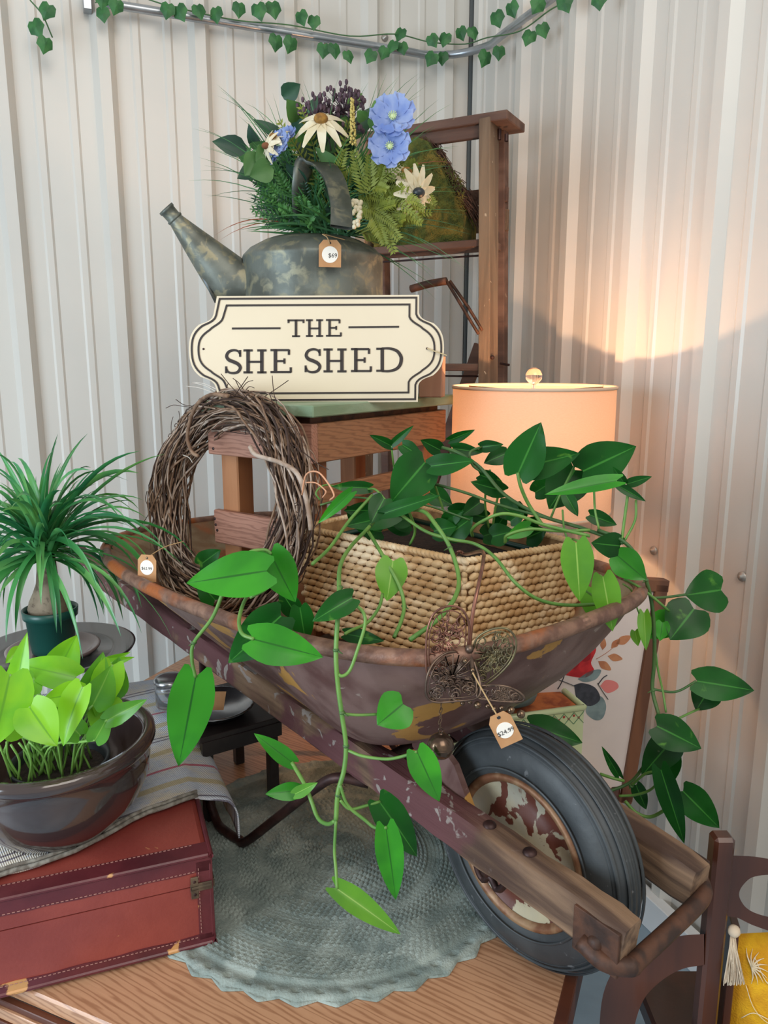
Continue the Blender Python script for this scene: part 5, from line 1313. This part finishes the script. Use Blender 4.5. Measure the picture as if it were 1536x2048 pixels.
# ================================================================== CHAIR
M_ch = mat('dark_chair_wood', (88, 48, 32), (58, 32, 24), scale=10, axis=UP, stretch=8, rough=.32, coat=.3, bump=.08)
CY = 1.10
cp_ = lambda x, y, dy=0: ony(x, y, CY+dy)
ch = thing('carved_chair', V((cp_(1427, 1700).x, CY, 0)), 'dark carved wooden chair with a curved open back at the lower right', 'chair')
pt, pb = cp_(1427, 1668), cp_(1425, 2048)
obj('back_post', MB().box(V(((pt.x+pb.x)/2, CY, pt.z/2)), V((.0165, 0, 0)), V((0, .015, 0)), UP*pt.z/2, .35), M_ch, ch)
def slabpoly(pts, th, n=5, y=0, m=None, nm='rail'):
    P = cr([V((x, y_, 0)) for x, y_ in pts], n)
    return obj(nm, MB().prism([cp_(p.x, p.y, -th/2+y) for p in P], V((0, th, 0))), M_ch, ch)
def bandsh(outer, inner, th, nm, y=0):
    A = cr([V((a, b, 0)) for a, b in outer], 6); B = cr([V((a, b, 0)) for a, b in inner], 6); n = min(len(A), len(B))
    rows = [[cp_(A[i].x, A[i].y, y-th/2), cp_(B[i].x, B[i].y, y-th/2), cp_(B[i].x, B[i].y, y+th/2), cp_(A[i].x, A[i].y, y+th/2), cp_(A[i].x, A[i].y, y-th/2)] for i in range(n)]
    return autosmooth(obj(nm, MB().grid(rows), M_ch, ch))
bandsh([(1640, 1735), (1540, 1718), (1490, 1712), (1449, 1718), (1445, 1772), (1449, 1826), (1476, 1836), (1510, 1852), (1560, 1866), (1640, 1870)],
       [(1640, 1760), (1560, 1750), (1510, 1753), (1488, 1768), (1478, 1788), (1486, 1808), (1502, 1822), (1530, 1832), (1570, 1838), (1640, 1838)], .022, 'top_rail')
bandsh([(1196, 2100), (1206, 1990), (1240, 1925), (1300, 1888), (1360, 1872), (1408, 1868)], [(1262, 2100), (1272, 2040), (1290, 1995), (1325, 1960), (1365, 1938), (1408, 1930)], .026, 'arm_curve')
obj('side_rail', MB().box(cp_(1440, 2010, .06), V((.012, .05, 0)), V((.006, -.002, 0)), UP*.20, .2), M_ch, ch)
obj('seat', MB().box(V((pb.x+.13, CY+.0, .43)), V((.20, 0, 0)), V((0, .20, 0)), UP*.02, .3), M_ch, ch)
for dx, dy in ((.32, 0), (.0, -.19), (.32, -.19)): obj('leg', MB().beam(V((pb.x+dx, CY+dy, 0)), V((pb.x+dx, CY+dy, .41 if dy else pt.z)), .03, .03, V((0, 1, 0))), M_ch, ch)
M_yel = mat('yellow_fabric', (232, 176, 28), (214, 152, 22), scale=30, rough=.9, bump=.5, bscale=300)
M_cre = mat('cream_embroidery', (240, 226, 196), rough=.9)
pl0, pl1, pl2, pl3 = cp_(1466, 1868, .035), cp_(1800, 1850, .035), cp_(1800, 2250, .035), cp_(1440, 2250, .035)
rows = []; back = []
for i in range(17):
    r1 = []; r2 = []
    for j in range(17):
        u, v = i/16, j/16; p = (pl0*(1-u)+pl3*u)*(1-v)+(pl1*(1-u)+pl2*u)*v; b = (math.sin(PI*u)*math.sin(PI*v))**.5*.055
        r1.append(p-V((0, b, 0))); r2.append(p+V((0, b*.6, 0)))
    rows.append(r1); back.append(r2)
pw = thing('yellow_pillow', V(((pl0.x+pl1.x)/2, pl0.y, pl3.z)), 'bright yellow pillow with cream embroidery and tassel on the dark chair', 'pillow')
mb = MB().grid(rows); mb.grid(back); obj('pillow_cover', mb, M_yel, pw, True)
mb = MB()
def onpil(x, y):
    q = cp_(x, y, .035); u = (pl0.z-q.z)/(pl0.z-pl3.z); v = (q.x-pl0.x)/(pl1.x-pl0.x); b = max(0, math.sin(PI*min(1, max(0, u)))*math.sin(PI*min(1, max(0, v))))**.5*.055
    return q-V((0, b+.002, 0))
for cx, cy in ((1492, 1915), (1528, 1955)):
    for k in range(10):
        a = -1.9+k*.38+(.3 if cx > 1500 else 0); mb.tube([onpil(cx, cy), onpil(cx+math.cos(a)*17, cy+math.sin(a)*17), onpil(cx+math.cos(a+.15)*30, cy+math.sin(a+.15)*30)], lambda t: .0028*(1-t)+.0004, 5, 2, flat=.4)
for pts in (((1480, 1950), (1490, 1985), (1510, 2005), (1536, 2008)), ((1470, 2012), (1490, 1995), (1515, 2000)), ((1478, 2040), (1500, 2020), (1536, 2025)), ((1500, 1900), (1515, 1935), (1536, 1945))): mb.tube([onpil(x, y) for x, y in pts], .0010, 5, 4, flat=.5)
obj('embroidery', mb, M_cre, pw, True)
mb = MB()
for k in range(90):
    x0 = random.uniform(1458, 1474); mb.tube([cp_(1466+random.uniform(-5, 5), 1858, .0), cp_(x0, 1900, -.02+random.uniform(-.006, .004)), cp_(1450+(x0-1458)*2.4+random.uniform(-5, 4), 1966+random.uniform(-6, 6), -.02+random.uniform(-.01, .006))], .0009, 3, 3, cap=False)
mb.ball(cp_(1468, 1862, -.01), .010, 10, 8); obj('tassel', mb, mat('tassel_cream', (214, 196, 172), rough=.95), pw, True)['kind'] = 'stuff'

# ================================================================== TRAILING POTHOS
M_po = [mat('pothos_leaf_lit', (60, 156, 34), (44, 128, 32), scale=9, rough=.34, trans=.25, spec=.4, rib=(36, 104, 30)),  # window light put into the green: brighter copy for the front leaves
        mat('pothos_leaf_shaded', (22, 88, 24), (16, 66, 20), scale=9, rough=.36, trans=.15, spec=.25, rib=(58, 126, 48), c3=(84, 140, 48), s3=26, t3=.70),  # same plant, shade put into the green for leaves above and inside the basket
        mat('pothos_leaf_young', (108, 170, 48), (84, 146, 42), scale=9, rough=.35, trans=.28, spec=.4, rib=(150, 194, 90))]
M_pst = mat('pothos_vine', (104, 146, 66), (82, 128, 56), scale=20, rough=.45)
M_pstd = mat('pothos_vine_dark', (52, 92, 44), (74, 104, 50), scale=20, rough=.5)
po_c = V((bc.x, bc.y, BZ0+.010))
po_ = thing('trailing_pothos', po_c, 'long trailing green pothos vine spilling out of the seagrass basket', 'plant')
obj('pot', MB().prism([bkpt(p, 0)+(V((bc.x, bc.y, 0))-bkpt(p, 0))*.07+UP*(BZ0+.009) for p in (bkA, bkB, bkD, bkC)], UP*.165), mat('dark_green_pot', (20, 58, 46), rough=.4), po_)
pc4 = [bkpt(p, BZ1-.035)+(V((bc.x, bc.y, BZ1-.035))-bkpt(p, BZ1-.035))*.075 for p in (bkA, bkB, bkD, bkC)]
mb = MB()
for i in range(4): mb.tube([pc4[i], pc4[(i+1) % 4]], .006, 8)
obj('pot_rim', mb, bpy.data.materials['dark_green_pot'], po_, True)
obj('soil', MB().prism([p-UP*.022 for p in pc4], UP*.006), M_soil, po_)
# leaves: (base x, y, tip x, y, width px, tone, Y in the room, roll, curl, fold)
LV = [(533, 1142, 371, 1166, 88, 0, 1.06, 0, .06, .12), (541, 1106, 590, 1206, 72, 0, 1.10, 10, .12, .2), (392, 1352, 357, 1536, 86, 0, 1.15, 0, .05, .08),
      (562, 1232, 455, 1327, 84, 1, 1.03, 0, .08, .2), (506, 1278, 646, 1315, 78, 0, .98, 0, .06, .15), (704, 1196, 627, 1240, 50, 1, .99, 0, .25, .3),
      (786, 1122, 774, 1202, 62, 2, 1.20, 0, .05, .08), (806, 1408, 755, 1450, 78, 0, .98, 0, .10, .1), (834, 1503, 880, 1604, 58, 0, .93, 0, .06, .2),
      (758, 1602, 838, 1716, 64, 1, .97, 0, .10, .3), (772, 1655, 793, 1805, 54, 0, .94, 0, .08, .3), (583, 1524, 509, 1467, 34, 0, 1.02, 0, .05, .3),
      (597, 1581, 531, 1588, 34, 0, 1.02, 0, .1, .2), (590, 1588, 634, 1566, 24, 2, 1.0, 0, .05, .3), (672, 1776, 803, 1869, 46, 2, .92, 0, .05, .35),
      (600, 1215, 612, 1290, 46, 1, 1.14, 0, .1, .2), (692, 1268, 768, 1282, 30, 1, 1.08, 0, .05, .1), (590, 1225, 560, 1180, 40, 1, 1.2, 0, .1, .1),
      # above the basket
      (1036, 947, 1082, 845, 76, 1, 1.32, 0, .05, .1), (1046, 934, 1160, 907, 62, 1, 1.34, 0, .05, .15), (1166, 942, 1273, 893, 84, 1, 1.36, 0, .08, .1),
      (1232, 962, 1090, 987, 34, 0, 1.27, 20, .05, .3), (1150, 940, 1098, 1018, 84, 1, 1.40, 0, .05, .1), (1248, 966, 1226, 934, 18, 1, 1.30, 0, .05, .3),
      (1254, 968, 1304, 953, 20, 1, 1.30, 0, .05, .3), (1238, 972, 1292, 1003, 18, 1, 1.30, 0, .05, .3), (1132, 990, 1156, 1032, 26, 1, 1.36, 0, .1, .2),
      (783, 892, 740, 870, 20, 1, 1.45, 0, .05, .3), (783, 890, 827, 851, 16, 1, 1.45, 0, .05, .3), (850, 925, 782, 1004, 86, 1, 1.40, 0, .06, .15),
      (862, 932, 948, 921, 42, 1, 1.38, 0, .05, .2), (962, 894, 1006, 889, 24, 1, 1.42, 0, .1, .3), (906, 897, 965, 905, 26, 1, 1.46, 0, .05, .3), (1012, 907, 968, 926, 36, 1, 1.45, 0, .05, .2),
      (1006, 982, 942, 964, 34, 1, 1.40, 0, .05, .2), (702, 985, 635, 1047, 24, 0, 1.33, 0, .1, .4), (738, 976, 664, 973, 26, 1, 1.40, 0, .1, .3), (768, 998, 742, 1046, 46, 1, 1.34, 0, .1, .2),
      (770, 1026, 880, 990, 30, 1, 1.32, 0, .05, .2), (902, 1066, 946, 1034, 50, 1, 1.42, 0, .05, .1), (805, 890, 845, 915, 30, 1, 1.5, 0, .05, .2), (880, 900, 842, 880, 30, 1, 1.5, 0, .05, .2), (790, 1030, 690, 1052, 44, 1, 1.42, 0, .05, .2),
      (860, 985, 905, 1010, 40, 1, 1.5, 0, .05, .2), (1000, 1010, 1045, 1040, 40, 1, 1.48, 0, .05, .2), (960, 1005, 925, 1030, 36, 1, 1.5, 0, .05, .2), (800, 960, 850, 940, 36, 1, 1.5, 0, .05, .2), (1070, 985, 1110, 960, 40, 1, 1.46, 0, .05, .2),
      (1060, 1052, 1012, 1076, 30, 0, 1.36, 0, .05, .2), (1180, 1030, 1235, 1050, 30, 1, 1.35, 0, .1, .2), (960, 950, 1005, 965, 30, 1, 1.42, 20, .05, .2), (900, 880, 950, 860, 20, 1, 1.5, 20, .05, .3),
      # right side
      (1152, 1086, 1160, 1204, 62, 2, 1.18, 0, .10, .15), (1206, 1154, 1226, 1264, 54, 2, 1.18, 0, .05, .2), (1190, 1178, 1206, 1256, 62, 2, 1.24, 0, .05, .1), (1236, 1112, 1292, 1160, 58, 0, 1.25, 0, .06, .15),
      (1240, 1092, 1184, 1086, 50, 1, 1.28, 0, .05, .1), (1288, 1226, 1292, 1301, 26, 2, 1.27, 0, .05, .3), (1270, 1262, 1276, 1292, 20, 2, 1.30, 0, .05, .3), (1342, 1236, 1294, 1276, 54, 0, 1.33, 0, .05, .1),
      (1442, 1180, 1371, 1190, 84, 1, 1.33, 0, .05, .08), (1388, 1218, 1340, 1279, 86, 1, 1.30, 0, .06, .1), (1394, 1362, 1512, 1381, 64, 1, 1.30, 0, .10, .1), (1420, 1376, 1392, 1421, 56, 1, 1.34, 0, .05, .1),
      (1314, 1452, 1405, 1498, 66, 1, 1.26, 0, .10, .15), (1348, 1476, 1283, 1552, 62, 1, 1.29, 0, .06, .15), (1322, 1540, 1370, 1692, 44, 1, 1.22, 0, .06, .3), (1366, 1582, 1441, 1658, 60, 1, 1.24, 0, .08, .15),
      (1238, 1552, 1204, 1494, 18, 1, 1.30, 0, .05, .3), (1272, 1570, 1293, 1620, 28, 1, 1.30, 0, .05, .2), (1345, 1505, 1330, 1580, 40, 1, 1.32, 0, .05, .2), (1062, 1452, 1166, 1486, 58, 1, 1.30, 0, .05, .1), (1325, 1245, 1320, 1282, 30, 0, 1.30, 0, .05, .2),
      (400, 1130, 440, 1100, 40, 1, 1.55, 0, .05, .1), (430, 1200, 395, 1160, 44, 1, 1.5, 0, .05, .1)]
rl_ = random.Random(5)
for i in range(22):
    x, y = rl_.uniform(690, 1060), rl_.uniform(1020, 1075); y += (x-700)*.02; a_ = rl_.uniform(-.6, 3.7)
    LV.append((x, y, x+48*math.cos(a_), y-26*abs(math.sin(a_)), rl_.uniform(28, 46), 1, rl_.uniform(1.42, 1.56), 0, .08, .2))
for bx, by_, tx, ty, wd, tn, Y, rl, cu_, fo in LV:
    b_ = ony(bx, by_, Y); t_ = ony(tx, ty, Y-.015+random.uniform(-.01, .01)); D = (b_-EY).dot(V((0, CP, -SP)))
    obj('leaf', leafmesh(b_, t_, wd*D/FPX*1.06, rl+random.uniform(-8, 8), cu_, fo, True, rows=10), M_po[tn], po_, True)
def vine(nm, m, pts, r=.0030, n=6): # pts: (x, y, Y)
    return obj(nm, MB().tube([ony(*p) for p in pts], r, 7, n), m, po_, True)
L_, D_ = M_pst, M_pstd
vines = [(L_, [(770, 1010, 1.36), (740, 1052, 1.33), (700, 1095, 1.22), (680, 1135, 1.12), (678, 1200, 1.01), (672, 1300, .975), (676, 1370, .97), (684, 1430, .965), (692, 1490, .96), (688, 1540, .955), (676, 1585, .95), (672, 1640, .945)], .0033),
 (L_, [(672, 1640, .945), (669, 1700, .94), (672, 1740, .93), (674, 1778, .92)], .0022),
 (L_, [(735, 1060, 1.33), (765, 1110, 1.22), (798, 1170, 1.18), (808, 1210, 1.16), (803, 1240, 1.13), (788, 1275, 1.10)], .0032),
 (L_, [(755, 1018, 1.36), (800, 1020, 1.34), (845, 1022, 1.31), (872, 1050, 1.25), (900, 1095, 1.22), (917, 1150, 1.18), (912, 1190, 1.12), (880, 1235, 1.06), (820, 1280, 1.02)], .0036),
 (L_, [(800, 1028, 1.34), (850, 1062, 1.30), (900, 1078, 1.27), (950, 1088, 1.25), (990, 1115, 1.22), (1030, 1165, 1.18), (1075, 1198, 1.18), (1130, 1210, 1.20), (1200, 1208, 1.22)], .0030),
 (L_, [(625, 1128, 1.18), (660, 1095, 1.25), (700, 1040, 1.32), (745, 990, 1.36)], .0030),
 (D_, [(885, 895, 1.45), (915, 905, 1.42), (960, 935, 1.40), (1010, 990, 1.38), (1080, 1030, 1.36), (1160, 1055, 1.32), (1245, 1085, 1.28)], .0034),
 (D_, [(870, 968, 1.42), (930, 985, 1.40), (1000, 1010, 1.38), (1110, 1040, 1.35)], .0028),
 (L_, [(1035, 945, 1.32), (1042, 975, 1.32), (1058, 1010, 1.33), (1085, 1050, 1.32)], .0032),
 (L_, [(945, 1072, 1.36), (944, 1060, 1.32), (960, 1045, 1.30), (1000, 1028, 1.28), (1040, 1032, 1.28), (1090, 1050, 1.28), (1180, 1072, 1.26)], .0030),
 (L_, [(1010, 1085, 1.30), (1015, 1070, 1.29), (1060, 1058, 1.28), (1120, 1062, 1.28), (1180, 1060, 1.28)], .0028),
 (L_, [(1188, 978, 1.32), (1190, 1020, 1.30), (1198, 1058, 1.29)], .0020), (L_, [(1256, 985, 1.30), (1250, 1030, 1.29), (1243, 1082, 1.28)], .0026), (L_, [(1272, 1000, 1.30), (1270, 1040, 1.29), (1250, 1080, 1.28)], .0022),
 (L_, [(1125, 1020, 1.34), (1128, 1055, 1.32), (1135, 1080, 1.30)], .0018),
 (D_, [(1195, 1060, 1.30), (1240, 1078, 1.28), (1272, 1110, 1.27), (1292, 1160, 1.27), (1304, 1210, 1.28), (1309, 1280, 1.29), (1308, 1330, 1.30), (1305, 1380, 1.30), (1318, 1432, 1.28)], .0034),
 (L_, [(1309, 1290, 1.295), (1316, 1340, 1.30), (1325, 1380, 1.30), (1332, 1425, 1.28)], .0020), (D_, [(1306, 1196, 1.28), (1335, 1194, 1.30), (1372, 1189, 1.31)], .0024),
 (L_, [(1248, 1158, 1.26), (1280, 1175, 1.26), (1310, 1198, 1.27), (1338, 1222, 1.29)], .0024), (D_, [(1306, 1378, 1.30), (1340, 1384, 1.30), (1362, 1380, 1.30), (1392, 1362, 1.30)], .0022),
 (L_, [(1355, 1438, 1.28), (1380, 1426, 1.30), (1398, 1418, 1.33)], .0022), (L_, [(1145, 1078, 1.27), (1162, 1084, 1.22)], .0022), (L_, [(1138, 1100, 1.24), (1134, 1140, 1.22), (1150, 1165, 1.2), (1190, 1195, 1.2)], .0018),
 (L_, [(1200, 1150, 1.2), (1207, 1156, 1.18)], .0016), (L_, [(1246, 1168, 1.25), (1262, 1180, 1.26), (1270, 1200, 1.26)], .0014), (L_, [(1246, 1200, 1.25), (1268, 1206, 1.26), (1278, 1226, 1.27)], .0014),
 (D_, [(1212, 1585, 1.30), (1260, 1565, 1.30), (1290, 1530, 1.30), (1318, 1500, 1.29)], .0030), (L_, [(1200, 1548, 1.31), (1225, 1556, 1.30), (1248, 1562, 1.30)], .0030),
 (L_, [(1238, 1592, 1.28), (1270, 1590, 1.27), (1300, 1580, 1.26), (1318, 1560, 1.25), (1312, 1545, 1.25), (1290, 1548, 1.26), (1262, 1572, 1.28)], .0024),
 (L_, [(1250, 1602, 1.28), (1272, 1625, 1.27), (1300, 1634, 1.26), (1330, 1620, 1.25), (1366, 1600, 1.25)], .0032),
 (L_, [(548, 1130, 1.10), (520, 1165, 1.09), (495, 1178, 1.10), (440, 1180, 1.12)], .0022), (L_, [(447, 1182, 1.12), (425, 1235, 1.13), (388, 1285, 1.15), (384, 1320, 1.15), (391, 1354, 1.15)], .0030),
 (L_, [(500, 1180, 1.10), (484, 1215, 1.06), (478, 1245, 1.02), (485, 1268, .99), (508, 1278, .98)], .0028), (L_, [(543, 1108, 1.10), (530, 1100, 1.10), (502, 1103, 1.10), (496, 1112, 1.11), (505, 1122, 1.12)], .0026),
 (L_, [(540, 1165, 1.1), (530, 1180, 1.1), (500, 1195, 1.1)], .0026), (L_, [(706, 1206, .99), (726, 1224, .99), (730, 1250, .985), (715, 1300, .975), (700, 1340, .972), (684, 1352, .97), (670, 1343, .972)], .0024),
 (L_, [(765, 1188, 1.17), (758, 1215, 1.14), (735, 1245, 1.1), (700, 1262, 1.05), (690, 1268, 1.04)], .0026), (L_, [(688, 1428, .965), (720, 1430, .97), (765, 1428, .98)], .0020),
 (L_, [(694, 1500, .96), (725, 1512, .95), (770, 1518, .94), (800, 1514, .935), (834, 1503, .93)], .0022), (L_, [(680, 1600, .948), (700, 1618, .95), (730, 1612, .96), (760, 1603, .97)], .0022),
 (L_, [(680, 1570, .95), (695, 1610, .95), (730, 1640, .95), (750, 1655, .945), (774, 1655, .94)], .0024), (L_, [(670, 1642, .945), (655, 1648, .96), (636, 1636, .98), (622, 1600, 1.0), (610, 1570, 1.01), (583, 1524, 1.02)], .0030),
 (L_, [(783, 892, 1.45), (786, 920, 1.46), (792, 960, 1.5)], .0018), (L_, [(736, 978, 1.40), (752, 980, 1.38), (775, 1005, 1.36)], .0022), (D_, [(963, 894, 1.42), (940, 905, 1.40), (945, 930, 1.4), (965, 945, 1.4)], .0024),
 (L_, [(815, 1015, 1.36), (830, 1060, 1.40), (820, 1090, 1.42)], .0026), (D_, [(640, 1010, 1.4), (700, 995, 1.4), (760, 1000, 1.4), (850, 1010, 1.38), (940, 1040, 1.36)], .0020), (L_, [(640, 1000, 1.36), (632, 985, 1.36), (650, 970, 1.38), (680, 975, 1.40)], .0016),
 (L_, [(1150, 930, 1.38), (1120, 990, 1.38), (1100, 1040, 1.38)], .0022), (L_, [(1000, 975, 1.42), (990, 1020, 1.44), (985, 1060, 1.46)], .0024), (L_, [(980, 940, 1.42), (970, 1000, 1.44), (978, 1060, 1.46)], .0022), (L_, [(860, 940, 1.42), (880, 1000, 1.44), (900, 1060, 1.46)], .0022)]
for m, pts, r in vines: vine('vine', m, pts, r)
mb = MB()
for x, y, Y in ((680, 1175, 1.04), (672, 1300, .975), (684, 1425, .965), (692, 1492, .96), (676, 1590, .95), (740, 1052, 1.33), (766, 1112, 1.22), (808, 1212, 1.16), (900, 1095, 1.22), (1306, 1196, 1.28), (1306, 1380, 1.30), (1292, 1160, 1.27), (447, 1184, 1.12), (388, 1285, 1.15), (1245, 1085, 1.28), (1262, 1572, 1.28)):
    q = ony(x, y, Y); mb.ball(q, .0046, 8, 6, (1, 1, .7)); mb.tube([q, q+V((random.uniform(-.012, .012), -.004, -.004))], lambda t: .002*(1-t)+.0004, 5)
obj('nodes', mb, M_pstd, po_, True)['kind'] = 'stuff'
